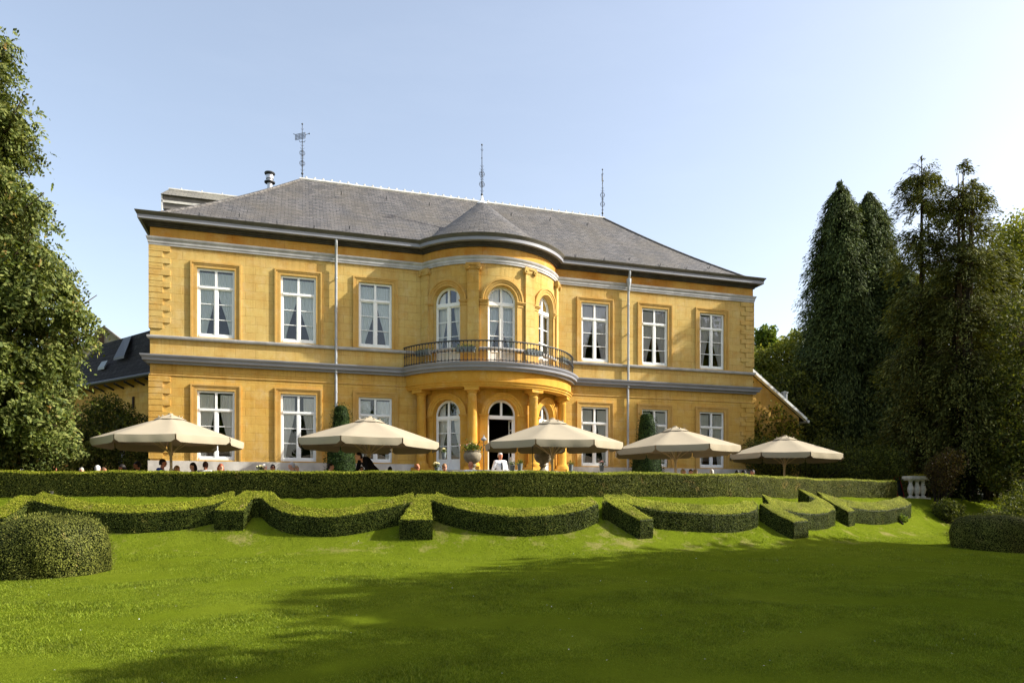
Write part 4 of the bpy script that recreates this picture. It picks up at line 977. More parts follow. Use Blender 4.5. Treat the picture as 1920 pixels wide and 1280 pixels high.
conifer('dense dark conifer with a slimmer top just right of the tallest one', at0((34.3, 6.6, 2.68)), 17.2, cone(3.5, .28, .60), M['cypress'], 2600, 84, .088, .75, .02, group=gc)
conifer('broad low dark conifer in front of the tall pair', at0((34.39, 4.48, 2.62)), 12.5, cone(3.0, .36, .6), M['cypress'], 2000, 84, .085, .6, .02, group=gc)
conifer('low dark conifer at the foot of the leftmost tall one', at0((32.45, 7.68, 2.7)), 9.8, cone(2.2, .36, .5), M['cypress'], 1200, 80, .088, .6, .02, group=gc)
gt = 'thin see-through conifers at right'
conifer('thin conifer with layered branches and sky showing through its head', at0((28.49, -2.09, 2.4)), 14.2, cone(2.0, .5, .6), M['thuja'], 620, 90, .075, .4, .12, .3, whorl=20, sticks=True, group=gt)
conifer('thin many-stemmed conifer with bare pale stems, tallest at right', at0((29.18, -3.34, 2.06)), 13.6, cone(2.3, .4, .6), M['thuja'], 860, 86, .075, .4, .10, .3, whorl=24, stems=((-.25, 0, .95), (.12, .1, 1.), (.38, -.1, .94)), sticks=True, group=gt, barkm='bark')
conifer('thin bushy conifer filling the gap between the two groups of conifers', at0((31.84, 0.03, 2.48)), 11.0, cone(2.2, .5, .7), M['thuja'], 700, 86, .08, .4, .02, .2, whorl=22, sticks=True, group=gt)
conifer('thin conifer leaning out at the right of the pale-stemmed one', at0((31.73, -2.55, 1.97)), 10.9, cone(2.2, .5, .7), M['thuja'], 680, 86, .08, .4, .02, .2, whorl=22, sticks=True, group=gt)
# ivy-clad trunks
M['ivy'] = foliage('ivy_leaves', lin(14, 20, 10), lin(24, 32, 14), lin(40, 50, 22), .1, .4, 2)
for (px_, r_, lb) in (((29.11, -3.11, 1.85), .17, 'slender trunk clad in dark ivy, left of a close pair'), ((28.81, -3.86, 1.74), .24, 'thicker trunk clad in dark ivy, right of a close pair')):
    t = empty('ivy_clad_trunk', (px_[0], px_[1], 1.5), world=True); tag(t, lb, 'tree trunk', 'ivy-clad trunks')
    mb = MB().tube([(px_[0]+.1*math.sin(k), px_[1], 1.3+k*1.35) for k in range(9)], [r_*(1-.11*k) for k in range(9)], 10); c_ = mb.build('trunk', M['barkdark'], t, smooth='all')
    P, N = scatter(mb.v, mb.f, 700); P = P+N*rng.random(len(P))[:, None]*.16+rng.normal(size=P.shape)*.05; P = P[P[:, 2] < 7.5-rng.random(len(P))*2]; V, F = quads(P, rvec(len(P)), rvec(len(P)), .11, .09); npmesh('ivy', V, F, M['ivy'], t)
M['sunleaf'] = foliage('sunlit_yellow_green_leaves', lin(84, 94, 34), lin(116, 122, 50), lin(154, 152, 74), .35, .5, .6)
M['midleaf'] = foliage('mid_green_leaves', lin(52, 70, 24), lin(80, 98, 34), lin(120, 134, 52), .3, .5, .6)
M['darkleaf'] = foliage('dark_shrub_leaves', lin(42, 50, 20), lin(72, 80, 32), lin(118, 120, 50), .24, .5, .9)
M['autumn'] = foliage('olive_autumn_leaves', lin(84, 84, 26), lin(120, 112, 36), lin(160, 146, 54), .4, .5, .8)
def lump(*a):
    return a
gb = 'trees standing far behind the annex'
broadleaf('airy tree with layered pale green leaves over the annex roof', at0((32.62, 13.38, 2.85)), (32.62, 13.38, 11.65), [(*(32.75, 13.34, 11.92), .75), (*(32.65, 13.79, 11.23), .6), (*(33.08, 13.03, 11.27), .5)], 3000, .20, M['midleaf'], gb, .16, fill=.3)
broadleaf('rounded yellow-green tree close behind the annex', at0((32.52, 11.32, 2.8)), (32.52, 11.32, 8.61), [(*(31.35, 11.68, 9.1), 1.5), (*(33.1, 11.67, 10.26), 1.3), (*(32.76, 10.2, 10.65), 1.1), (*(32.06, 11.46, 7.96), 1.6), (*(33.76, 10.95, 8.61), 1.6), (*(30.97, 11.79, 9.9), .9)], 26000, .16, M['sunleaf'], gb, .3)
broadleaf('darker green tree behind the annex, against the conifers', at0((29.73, 6.95, 2.65)), (29.73, 6.95, 6.64), [(*(29.73, 6.95, 7.49), 1.3), (*(31.53, 7.44, 8.53), 1.5), (*(29.71, 5.91, 5.67), 1.6), (*(28.65, 6.23, 5.39), 1.0), (*(33.39, 8.96, 11.35), .9)], 22000, .14, M['darkleaf'], gb, .3)
gr = 'trees behind the thin conifers at right'
broadleaf('sunlit yellow-green broadleaf tree at the right edge', at0((38.06, 1.26, 2.04)), (37.94, 1.3, 11.46), [(*(37.94, 1.3, 13.81), 1.5), (*(37.44, 1.46, 11.46), 1.4), (*(38.56, 1.11, 12.51), 1.9), (*(37.81, 1.34, 9.37), 1.6), (*(39.19, 0.92, 9.37), 2.2), (*(38.31, 1.19, 14.6), .9)], 26000, .15, M['sunleaf'], gr, .35, clump=5)
broadleaf('olive broadleaf tree glimpsed between the thin conifers', at0((38.24, 5.39, 2.1)), (38.24, 5.39, 10.87), [(*(36.28, 5.99, 8.53), 2.2), (*(37.96, 5.48, 10.28), 2.2), (*(39.63, 4.97, 11.45), 2.2), (*(40.47, 4.71, 8.53), 2.4), (*(38.52, 5.31, 6.19), 2.6), (*(36.28, 5.99, 5.02), 2.2), (*(41.31, 4.45, 5.6), 2.6)], 26000, .17, M['autumn'], gr, .35, clump=5)
broadleaf('dark broadleaf tree overhanging the lawn at the right edge', at0((29.54, -5.54, 1.54)), (29.54, -5.54, 7.31), [(*(29.45, -5.52, 7.7), 1.1), (*(29.57, -5.03, 5.86), 1.2), (*(30.0, -5.68, 5.0), 1.8), (*(28.99, -5.37, 3.66), 1.1), (*(29.4, -6.02, 2.49), 1.5)], 24000, .11, M['darkleaf'], gr, .3)
gs_ = 'shrubs in the shade at right'
def shrub(label, c, lumps, n, size, leafm, group, name='shrub'):
    t = empty(name, c, world=True); tag(t, label, 'shrub', group); mb = MB()
    for l in lumps:
        for q in range(4):
            e = Vector(l[:3])+Vector(rvec(1)[0])*l[3]*.7; b = Vector((c[0]+random.uniform(-.2, .2), c[1]+random.uniform(-.2, .2), c[2]-.1)); mb.tube([b, b.lerp(e, .5)+Vector((0, 0, .1)), e], [.03, .02, .006], 5)
    mb.build('stem', M['barkdark'], t); P, d = blobcloud(lumps, n, .35); P = P[P[:, 2] > c[2]-.15]; V, F = leaves(P, rvec(len(P)), size); npmesh('foliage', V, F, leafm, t); return t
def gz(p, h=0): return (p[0], p[1], ground(p[0], p[1])+h)
def rel(xy, *ls): g_ = gz(xy); return [(g_[0]+a, g_[1]+b, g_[2]+c_, r) for a, b, c_, r in ls]
s1 = (25.2, -6.0)
shrub('dark rounded shrub below the balustrade stump', gz(s1), rel(s1, (0, 0, .3, .42), (.5, .1, .25, .38)), 6000, .06, M['darkleaf'], gs_)
shrub('loose reddish-brown shrub right of the balustrade', gz((25.63, -5.39, 1.73)), [(*(25.72, -5.42, 2.28), .5), (*(25.98, -5.5, 2.84), .55), (*(25.89, -5.05, 2.67), .4)], 4200, .06, foliage('reddish_leaves', lin(40, 32, 20), lin(66, 50, 30), lin(92, 84, 42), .25, .5, 2), gs_)
shrub('yellow-flecked shrub behind the ivy-clad trunks', gz((30.06, -3.61, 1.75)), [(*(30.16, -3.64, 3.61), .8), (*(29.76, -3.52, 2.78), .7), (*(30.65, -3.79, 2.99), .8), (*(30.06, -3.61, 4.65), .7)], 9000, .08, M['autumn'], gs_)
s2 = (24.6, -8.2); s3 = (27.0, -8.6)
shrub('dark shrub mass behind the right box bushes', gz(s2), rel(s2, (0, 0, .35, .6), (.9, .1, .5, .8), (2.0, .2, .7, 1.0), (3.2, 0, .9, 1.2), (1.5, -.6, .3, .6)), 26000, .06, M['darkleaf'], gs_)
shrub('dark shrub beneath the last parasol', at0((23.45, -1.07, 2.38)), [(*(23.45, -1.07, 3.23), .9), (*(22.44, -0.76, 3.02), .8), (*(21.89, -0.49, 3.45), .7), (*(24.46, -1.38, 3.23), 1.0), (*(25.29, -2.15, 2.99), .9), (*(26.28, -2.46, 2.99), .8)], 22000, .07, M['darkleaf'], gs_)
s4 = (22.35, -6.9)
shrub('small weedy tuft on the right end of the bank', gz(s4), rel(s4, (0, 0, .08, .17), (.25, .1, .06, .13), (-.2, .1, .05, .1)), 1800, .05, M['midleaf'], gs_)
# climber on the annex gable
t = empty('climbing_plant', (22.6, 2.8, 1.5), world=True); tag(t, 'yellowing climber spreading over the ochre gable of the annex', 'climber')
mb = MB(); PP = []
for k in range(26):
    x = 22.3+4.2*random.random(); zt = min(2.6+4.6*random.random()**.8, 8.6-.72*(x-22)-.3); xs = 22.6+random.random()*3.4
    pts = [(xs+(x-xs)*q+.12*math.sin(q*7+k), 2.92-.03*math.sin(q*5), 1.5+(zt-1.5)*q) for q in np.linspace(0, 1, 8)]; mb.tube(pts, .012, 4)
    for q in pts[1:]:
        for _ in range(int(60*max(.15, 1-(q[2]-2)/6))): PP.append((q[0]+random.gauss(0, .28), 2.90-abs(random.gauss(0, .1)), q[2]+random.gauss(0, .3)))
PP = np.array(PP); PP = PP[(PP[:, 0] > 22.1) & (PP[:, 2] < 8.5-.715*(PP[:, 0]-22))]
mb.build('stem', M['bark'], t); V, F = quads(PP, rvec(len(PP)), unit(rvec(len(PP))+[0, -1, 0]), .13, .10); npmesh('foliage', V, F, foliage('climber_leaves', lin(50, 60, 20), lin(96, 100, 34), lin(160, 150, 56), .3, .5, 1.2), t)
# dark climbers and shrubs in the corner left of the villa
shrub('dark ivy mound growing against the service wing', at0((-1.35, 2.33, 2.27)), [(*(-1.2, 2.39, 3.36), 1.1), (*(-2.15, 3.3, 4.15), 1.0), (*(-1.03, 2.75, 4.13), .6), (*(-2.47, 2.67, 3.17), 1.1), (*(-1.99, 3.67, 4.67), .7), (*(-0.55, 1.56, 2.96), .6), (*(-3.17, 2.88, 2.99), 1.2)], 34000, .075, M['darkleaf'], None, 'ivy_mound')
# trees out of frame on the right whose shade lies across the lawn
go = 'park trees to the right of the lawn'
def parktree(x, y, H, r, lb, n=34000):
    lumps = [(x+r*.55*math.cos(a)*k, y+r*.55*math.sin(a)*k, H*z) for a, k, z in ((0, 0, .86), (.5, 1, .74), (1.8, 1, .70), (3.1, 1, .76), (4.3, 1, .68), (5.4, 1, .78), (1, 1.2, .52), (2.6, 1.2, .48), (4, 1.2, .55), (5.6, 1.2, .5), (0, 0, .6))]
    lumps = [(*l, r*.50*(1+.2*math.sin(i*3+x))) for i, l in enumerate(lumps)]
    broadleaf(lb, (x, y, ground(x, y)), (x, y, H*.7), lumps, n, .34, M['midleaf'], go, .35, fill=.3)
for a in ((27,-20.8,15,4.3,'tall park tree out on the right whose shade reaches farthest across the lawn'),(30,-17.2,12,4.3,'park tree on the right shading the middle of the lawn'),(32,-22.5,16,5.2,'broad park tree farthest back on the right'),(37.5,-18.0,12.5,3.8,'park tree nearest the shrubs at the right edge'),(21,-25,13,4.4,'park tree standing behind the camera side on the right'),(40,-23,14,4.2,'park tree deep in the wood on the right'),(-16,-46,12,5,'park tree far behind the lawn on the left'),(-4,-52,12.5,5.5,'park tree behind the lawn, left of the middle'),(9,-50,11.5,5,'park tree behind the lawn in the middle'),(22,-48,13,5.5,'park tree behind the lawn, right of the middle'),(36,-44,16,6,'tall park tree at the far right corner behind the lawn'),(47,-34,17,6,'tallest park tree at the far right'),(44,-26,15,5,'park tree filling the far right of the wood')): parktree(*a)
# ------------------------------------------------------------------ people
M['skin'] = simple('light_skin', lin(222, 166, 138), .6, .3, .05, 20); M['skin_tan'] = simple('ruddy_skin', lin(196, 128, 98), .6, .3, .05, 20)
def remesh(mb, name, vox=.014):
    me = bpy.data.meshes.new(name); me.from_pydata(mb.v, [], mb.f); bm = bmesh.new(); bm.from_mesh(me); bmesh.ops.recalc_face_normals(bm, faces=bm.faces); bm.to_mesh(me); bm.free()
    o = bpy.data.objects.new(name, me); COL.objects.link(o); m = o.modifiers.new('r', 'REMESH'); m.mode = 'VOXEL'; m.voxel_size = vox
    s_ = o.modifiers.new('s', 'SMOOTH'); s_.iterations = 3; s_.factor = .5
    dg = bpy.context.evaluated_depsgraph_get(); me2 = bpy.data.meshes.new_from_object(o.evaluated_get(dg)); bpy.data.objects.remove(o)
    me2.name = name; me2.polygons.foreach_set('use_smooth', [True]*len(me2.polygons)); return me2
def limb(mb, pts, rs):
    mb.tube(pts, rs, 10)
    for p, r in zip(pts, rs): mb.ball(p, r, 10, 6)
def hand(mb, w_, d, palm_up=0, s_=1):
    w_ = Vector(w_); d = Vector(d).normalized(); x = d.cross(Vector((0, 0, 1))).normalized() if abs(d.z) < .95 else Vector((1, 0, 0)); n = x.cross(d)
    c = w_+d*.05; mb.ball(c, (.036, .045, .022), 10, 6)
    for k in range(4):
        b = w_+d*.085+x*(.027-.018*k); ln = (.062, .072, .068, .052)[k]; mb.tube([b, b+d*ln*.5-n*.006, b+d*ln*.85-n*.024], [.0085, .008, .0065], 6)
    b = w_+d*.03+x*.035*s_; mb.tube([b, b+(d+x*s_)*.028-n*.008, b+(d*1.6+x*s_*.8)*.035-n*.016], [.011, .009, .007], 6)
def figure(pose):
    """local frame: facing -y, feet at z=0. returns meshes body, shirt, trousers, head anchor"""
    if pose == 'stand': hip, ch, nk, hd = (0, 0, .93), (0, .0, 1.28), (0, .0, 1.47), (0, -.02, 1.62); kn = [(.10, -.02, .50)]; ft = [(.11, 0, .07)]; el = [(.27, .03, 1.12)]; ha = [(.20, -.20, 1.04)]
    if pose == 'sit': hip, ch, nk, hd = (0, .05, .50), (0, .08, .86), (0, .04, 1.05), (0, .01, 1.20); kn = [(.11, -.40, .52)]; ft = [(.12, -.38, .07)]; el = [(.27, -.02, .74)]; ha = [(.14, -.30, .76)]
    if pose == 'bend': hip, ch, nk, hd = (0, .18, .92), (0, -.12, 1.22), (0, -.28, 1.32), (0, -.40, 1.38); kn = [(.10, .05, .50)]; ft = [(.11, .12, .07)]; el = [(.26, -.28, .98)]; ha = [(.20, -.48, .88)]
    b = MB(); V3 = Vector; hipv, chv, nkv, hdv = V3(hip), V3(ch), V3(nk), V3(hd)
    d = (chv-hipv).normalized(); f_ = V3((0, -1, 0))
    limb(b, [hipv, hipv.lerp(chv, .45), chv, chv.lerp(nkv, .5)], [.145, .12, .145, .10])
    for sx in (-1, 1):
        S = V3((sx*.175, chv.y, chv.z))+d*.13; b.tube([chv+d*.12, S], [.08, .06], 10); b.ball(S, .062, 10, 6); E_ = V3((sx*el[0][0], el[0][1], el[0][2])); H_ = V3((sx*ha[0][0], ha[0][1], ha[0][2]))
        limb(b, [S, S.lerp(E_, .5), E_], [.056, .05, .042]); limb(b, [E_, E_.lerp(H_, .4), H_], [.041, .038, .026]); hand(b, H_, (H_-E_), s_=-sx)
        HP = hipv+V3((sx*.085, 0, -.02)); K = V3((sx*kn[0][0], kn[0][1], kn[0][2])); Ft = V3((sx*ft[0][0], ft[0][1], ft[0][2]))
        limb(b, [HP, HP.lerp(K, .5), K], [.092, .08, .056]); limb(b, [K, K.lerp(Ft, .35), Ft], [.056, .055, .036]); b.ball(Ft+V3((0, -.07, -.03)), (.045, .13, .04), 10, 6)
    b.tube([chv.lerp(nkv, .5), nkv, hdv+V3((0, .02, -.04))], [.07, .054, .052], 10)
    b.ball(hdv+V3((0, .012, .02)), (.075, .092, .105), 16, 12); b.ball(hdv+V3((0, -.03, -.055)), (.052, .055, .055), 12, 8)      # skull, jaw
    b.tube([hdv+V3((0, -.078, .02)), hdv+V3((0, -.106, -.018)), hdv+V3((0, -.082, -.026))], [.010, .015, .010], 6)                     # nose
    b.ball(hdv+V3((0, -.080, -.052)), (.022, .010, .008), 8, 5); b.ball(hdv+V3((0, -.078, .042)), (.05, .014, .012), 8, 5)              # mouth, brow
    for sx in (-1, 1): b.ball(hdv+V3((sx*.078, .012, -.005)), (.010, .020, .030), 8, 6)
    body = remesh(b, 'body', .0125)
    s = MB(); limb(s, [hipv+d*.02, hipv.lerp(chv, .45), chv, chv.lerp(nkv, .45)], [.162, .140, .162, .105])
    for sx in (-1, 1):
        S = V3((sx*.175, chv.y, chv.z))+d*.13; s.tube([chv+d*.12, S], [.09, .076], 10); s.ball(S, .076, 10, 6); E_ = V3((sx*el[0][0], el[0][1], el[0][2])); H_ = V3((sx*ha[0][0], ha[0][1], ha[0][2]))
        limb(s, [S, S.lerp(E_, .5), E_], [.070, .064, .055]); s.tube([E_, E_.lerp(H_, .4), E_.lerp(H_, .88)], [.055, .050, .042], 10)
    shirt = remesh(s, 'shirt', .018)
    s = MB(); limb(s, [hipv+d*.06, hipv-d*.02], [.150, .155])
    for sx in (-1, 1):
        HP = hipv+V3((sx*.085, 0, -.02)); K = V3((sx*kn[0][0], kn[0][1], kn[0][2])); Ft = V3((sx*ft[0][0], ft[0][1], ft[0][2]))
        limb(s, [HP, HP.lerp(K, .5), K], [.106, .095, .072]); s.tube([K, K.lerp(Ft, .35), K.lerp(Ft, .93)], [.072, .068, .06], 10)
    trou = remesh(s, 'trousers', .02); return body, shirt, trou, hdv
def hairm(kind):
    h = MB()
    def cap(k, lo):
        n, m = 18, 9; o = len(h.v)
        for j in range(m+1):
            th_ = PI*.5*(1-j/m)*1.15
            for i in range(n):
                a = 2*PI*i/n; fr_ = -math.sin(a); dz = lo*(1 if fr_ < .3 else .15)
                z = math.cos(th_)*.118 if math.cos(th_) > .15 or fr_ < .3 else .118*.18
                h.v.append((.086*k*math.sin(th_)*math.cos(a), .022+.104*k*math.sin(th_)*math.sin(a), .024+z*k-(dz if j == 0 else 0)))
        for j in range(m):
            for i in range(n): a = o+j*n+i; b = o+j*n+(i+1) % n; h.f.append((a, b, b+n, a+n))
        h.f.append(tuple(o+m*n+i for i in range(n)))
    if kind == 'short': cap(.96, .05)
    if kind == 'long':
        cap(1.04, .05)
        for i in range(11): a = R(0+180*i/10); x, y = .085*math.cos(a), .03+.085*math.sin(a); h.tube([(x*.9, y*.9, .04), (x*1.05, y*1.05, -.06), (x*.95, y*1.0+.01, -.17)], [.03, .032, .018], 6)
    if kind == 'fringe':
        for i in range(11): a = R(-12+204*i/10); x, y = .076*math.cos(a), .018+.09*math.sin(a); h.ball((x, y, -.005), (.022, .022, .04), 6, 5)
    me_ = bpy.data.meshes.new('hair'); return h
FIG = {p: figure(p) for p in ('stand', 'sit', 'bend')}; HAIR = {}
def hairmat(c): 
    k = 'hair_%d_%d_%d' % c
    if k not in M: M[k] = simple('hair', lin(*c), .6, .3, .2, 40)
    return M[k]
def clothmat(c):
    k = 'cloth_%d_%d_%d' % c
    if k not in M: M[k] = simple('cloth', lin(*c), .85, .15, .1, 12)
    return M[k]
def addmesh(nm, me, mat, par):
    o = bpy.data.objects.new(nm, me); COL.objects.link(o); o.parent = par
    if not me.materials: me.materials.append(mat)
    o.material_slots[0].link = 'OBJECT'; o.material_slots[0].material = mat; return o
def person(label, px, pose, face, shirt, hair, hk='short', skin='skin', trou=(50, 50, 60), extra=None, group='guests seated on the terrace'):
    """px = world position of the crown of the head; the figure is scaled a little to sit/stand on the terrace"""
    body, sh, tr, hd = FIG[pose]; top = hd.z+.125; s_ = (px[2]-1.5)/top; s_ = max(.82, min(1.06, s_))
    # keep the feet on the terrace
    r = empty('person', (px[0], px[1], 1.5), R(face)); r.scale = (s_,)*3; tag(r, label, 'person', group)
    addmesh('body', body, M[skin], r); addmesh('shirt', sh, clothmat(shirt), r); addmesh('trousers', tr, clothmat(trou), r)
    if hk != 'bald':
        if hk not in HAIR:
            h = hairm(hk); HAIR[hk] = h
        h = MB(); h.v, h.f = HAIR[hk].v, HAIR[hk].f; o = h.build('hair', hairmat(hair), r, smooth='all'); o.location = hd
    for e in (extra or []):
        if e == 'tie': MB().add([(-.02, -.168, 1.40), (.02, -.168, 1.40), (.032, -.192, 1.02), (0, -.192, .98), (-.032, -.192, 1.02), (-.02, -.140, 1.42), (.02, -.140, 1.42), (.032, -.165, 1.02), (0, -.165, .98), (-.032, -.165, 1.02)], [(0, 1, 2, 3, 4), (9, 8, 7, 6, 5), (0, 5, 6, 1), (1, 6, 7, 2), (4, 9, 5, 0)]).build('tie', M['black'], r)
        if e in ('sunglasses', 'glasses'):
            g_ = MB()
            for sx in (-1, 1): g_.ball((sx*.034, -.088, .022), (.026, .008, .02), 10, 6) if e == 'sunglasses' else g_.tube([(sx*.034+.024*math.cos(t), -.092, .022+.02*math.sin(t)) for t in np.linspace(0, 2*PI, 13)], .003, 4, False)
            g_.tube([(-.08, -.01, .02), (-.06, -.084, .026), (.06, -.084, .026), (.08, -.01, .02)], .004, 4); o = g_.build('glasses', M['black'], r); o.location = hd
    if pose == 'sit':      # the chair carries the guest
        seat = Matrix.Rotation(R(face), 3, 'Z')@Vector((0, .05, 0)); chair((px[0]+seat.x, px[1]+seat.y), face, s_, label)
    return r
# terrace chair: dark wrought frame, slatted seat and back
def chair_proto():
    r = empty('terrace_chair', (0, 0, 0)); sm = MB()
    for k in range(6): sm.box(-.21, .21, -.20+k*.07, -.145+k*.07, .375, .395)
    sm.build('seat', M['iron'], r); bk = MB()
    for x in (-.2, .2): bk.tube([(x, .2, .38), (x, .25, .62), (x, .28, .84)], .012, 6)
    bk.tube([(-.2, .28, .84), (-.1, .285, .875), (.1, .285, .875), (.2, .28, .84)], .012, 6); bk.tube([(-.2, .245, .6), (.2, .245, .6)], .008, 6)
    for x in (-.12, -.04, .04, .12): bk.tube([(x, .245, .6), (x, .282, .865)], .006, 5)
    bk.build('backrest', M['iron'], r, smooth=True)
    for x in (-1, 1):
        for y in (-.19, .2): MB().tube([(x*.2, y, .38), (x*.215, y*1.15, 0)], .011, 6).build('leg', M['iron'], r)
    return r
CH = [None]
def clabel(who):
    w_ = ('dark chair carrying the '+who.replace(',', '').replace('one of two close together', '')).split(); return ' '.join(w_[:16]).removesuffix(' the').removesuffix(' of')
def chair(xy, face, s_=1, who=None, label=None):
    c = CH[0] if CH[0] and not CH[0].get('used') else (copy_tree(CH[0]) if CH[0] else None)
    if c is None: CH[0] = chair_proto(); c = CH[0]
    CH[0]['used'] = 1
    c.location = (xy[0], xy[1], 1.5); c.rotation_euler = (0, 0, R(face)); c.scale = (s_, s_, s_)
    tag(c, label or clabel(who), 'chair', 'dark terrace chairs'); return c
PEO = [
 ('bald sunlit guest seen under the left tree above the hedge', (-2.44, -0.48, 2.61), 'sit', 170, (60, 60, 70), (190, 180, 170), 'bald', 'skin_tan'),
 ('grey-haired guest just right of the bald one under the left tree', (-1.84, -0.14, 2.57), 'sit', 20, (90, 80, 70), (170, 165, 160), 'short', 'skin'),
 ('white-haired guest in the shade left of the villa', (-1.08, -1.41, 2.6), 'sit', 150, (70, 80, 80), (200, 200, 200), 'short', 'skin'),
 ('low-sitting brown-haired guest in the shade left of the villa', (-1.18, -0.34, 2.55), 'sit', 60, (90, 60, 50), (110, 80, 60), 'short', 'skin_tan'),
 ('dark-haired guest in the shade near the villa corner', (-0.44, -1.61, 2.62), 'sit', -60, (50, 40, 40), (30, 24, 20), 'long', 'skin_tan'),
 ('dark-haired man in a green-grey shirt, shaded, facing left by the corner', (0.09, -2.3, 2.68), 'sit', -80, (70, 90, 84), (30, 24, 20), 'short', 'skin_tan'),
 ('man in a bright blue shirt beside the left parasol pole', (0.99, -3.51, 2.7), 'sit', 85, (36, 64, 160), (40, 30, 24), 'short', 'skin_tan'),
 ('blond child low behind the hedge right of the blue-shirted man', (1.11, -2.08, 2.54), 'sit', 60, (220, 170, 150), (206, 160, 110), 'long', 'skin'),
 ('woman with long dark hair beside the left ground-floor window', (1.66, -3.3, 2.62), 'sit', -50, (60, 90, 60), (28, 20, 16), 'long', 'skin'),
 ('guest in a black and white patterned shirt under the first window', (2.02, -3.41, 2.65), 'sit', 165, (206, 206, 204), (70, 40, 30), 'short', 'skin_tan'),
 ('woman with red-brown hair facing the lawn under the first window', (2.42, -3.53, 2.58), 'sit', 30, (224, 170, 160), (150, 80, 54), 'long', 'skin'),
 ('white-haired guest in lilac left of the man with sunglasses', (3.55, -3.67, 2.59), 'sit', 60, (176, 156, 186), (200, 196, 190), 'short', 'skin'),
 ('man with dark sunglasses facing the lawn below the second window', (3.77, -3.73, 2.57), 'sit', 8, (190, 160, 200), (30, 26, 24), 'short', 'skin_tan', (50, 50, 60), ['sunglasses']),
 ('grey-haired man in profile right of the man with sunglasses', (4.24, -3.25, 2.68), 'sit', -80, (110, 120, 130), (190, 186, 184), 'short', 'skin'),
 ('low-sitting light-haired guest beside the grey-haired man in profile', (4.4, -2.88, 2.56), 'sit', 40, (160, 130, 110), (160, 130, 90), 'long', 'skin'),
 ('dark-haired guest in front of the left clipped yew', (5.35, -3.38, 2.66), 'sit', 70, (40, 36, 44), (30, 22, 18), 'short', 'skin'),
 ('dark-haired guest with sunglasses just left of the bending waiter', (6.22, -3.23, 2.56), 'sit', 0, (60, 50, 50), (24, 20, 18), 'short', 'skin', (50, 50, 60), ['sunglasses']),
 ('dark-haired guest just right of the bending waiter', (7.04, -3.27, 2.58), 'sit', 180, (60, 50, 50), (26, 20, 18), 'short', 'skin_tan'),
 ('balding man facing the lawn right of the second parasol', (7.89, -3.11, 2.7), 'sit', 20, (200, 180, 170), (150, 130, 110), 'fringe', 'skin_tan'),
 ('short-haired guest with glasses in front of the left bay door', (8.6, -3.75, 2.68), 'sit', 10, (150, 60, 60), (150, 110, 70), 'short', 'skin', (50, 50, 60), ['glasses']),
 ('bald man in a white shirt seen from behind below the stone urn', (9.14, -4.75, 2.7), 'sit', 185, (232, 232, 232), (200, 180, 170), 'bald', 'skin_tan'),
 ('fair-haired guest low behind the hedge right of the fourth parasol pole', (16.13, -4.58, 2.48), 'sit', 30, (220, 210, 180), (200, 176, 130), 'short', 'skin'),
 ('dark-haired guest low behind the hedge left of the blond one', (16.45, -4.47, 2.54), 'sit', -30, (60, 60, 60), (30, 26, 22), 'short', 'skin'),
 ('blond woman sitting between the fourth parasol and the sixth window', (16.72, -4.34, 2.56), 'sit', 100, (226, 214, 190), (220, 196, 150), 'long', 'skin'),
 ('white-haired guest alone below the sixth ground-floor window', (17.2, -4.49, 2.53), 'sit', 160, (200, 200, 196), (214, 208, 200), 'short', 'skin'),
 ('left one of two close dark-haired guests at the right corner plinth', (18.23, -4.39, 2.56), 'sit', 150, (30, 30, 34), (24, 20, 18), 'short', 'skin'),
 ('right one of two close dark-haired guests at the right corner plinth', (18.54, -4.27, 2.54), 'sit', 200, (60, 40, 40), (26, 20, 18), 'long', 'skin'),
 ('dark-haired guest in profile just past the right corner of the villa', (18.58, -4.7, 2.56), 'sit', -70, (40, 36, 40), (28, 22, 18), 'short', 'skin_tan'),
]
for p in PEO: person(*p)
person('grey-haired waiter in white shirt and dark tie standing before the open bay door', (10.89, -1.73, 3.19), 'stand', 8, (236, 236, 238), (206, 204, 200), 'short', 'skin_tan', (24, 24, 28), ['tie'], 'waiters at work')
person('waiter in black bending over a table under the second parasol', (6.31, -4.82, 2.88), 'bend', -62, (20, 19, 22), (24, 20, 18), 'short', 'skin', (20, 19, 22), None, 'waiters at work')
# ------------------------------------------------------------------ terrace furniture and planting
def table(label, x, y, h=.74, rr=.38):
    r = empty('terrace_table', (x, y, 1.5)); tag(r, label, 'table', 'round terrace tables')
    MB().lathe([(rr, h-.03), (rr+.01, h-.015), (rr, h), (.001, h)], (0, 0, 0), 24).build('tabletop', M['iron'], r, smooth=True)
    MB().tube([(0, 0, .03), (0, 0, h-.03)], .03, 10).lathe([(.24, 0), (.24, .02), (.05, .05)], (0, 0, 0), 16).build('stand', M['iron'], r, smooth=True); return r
def potplant(label, c, ph, pr_, leafc, flower=None, grp='potted flowers on tables and ledges', n=90, sz=.05):
    r = empty('flower_pot', c); tag(r, label, 'potted plant', grp)
    MB().lathe([(pr_*.7, 0), (pr_, ph), (pr_*1.08, ph), (pr_*1.08, ph+.012), (pr_*.85, ph+.012), (pr_*.8, ph-.02), (.001, ph-.02)], (0, 0, 0), 16).build('pot', M['greypot'], r, smooth=True)
    P = rng.normal(size=(n, 3))*[pr_*.6, pr_*.6, pr_*.45]+[0, 0, ph+pr_*.7]; V, F = quads(P, rvec(n), rvec(n), sz, sz*.6); npmesh('foliage', V, F, leafc, r)
    if flower:
        fm = MB()
        for _ in range(11): fm.ball((random.gauss(0, pr_*.55), random.gauss(0, pr_*.55), ph+pr_*(1.2+random.random()*.6)), .024, 6, 4)
        fm.build('flowers', flower, r)
    return r
M['cream'] = simple('cream_petals', lin(240, 226, 170), .7, .2, .1, 20); M['pinkf'] = simple('pink_petals', lin(226, 170, 160), .7, .2, .1, 20)
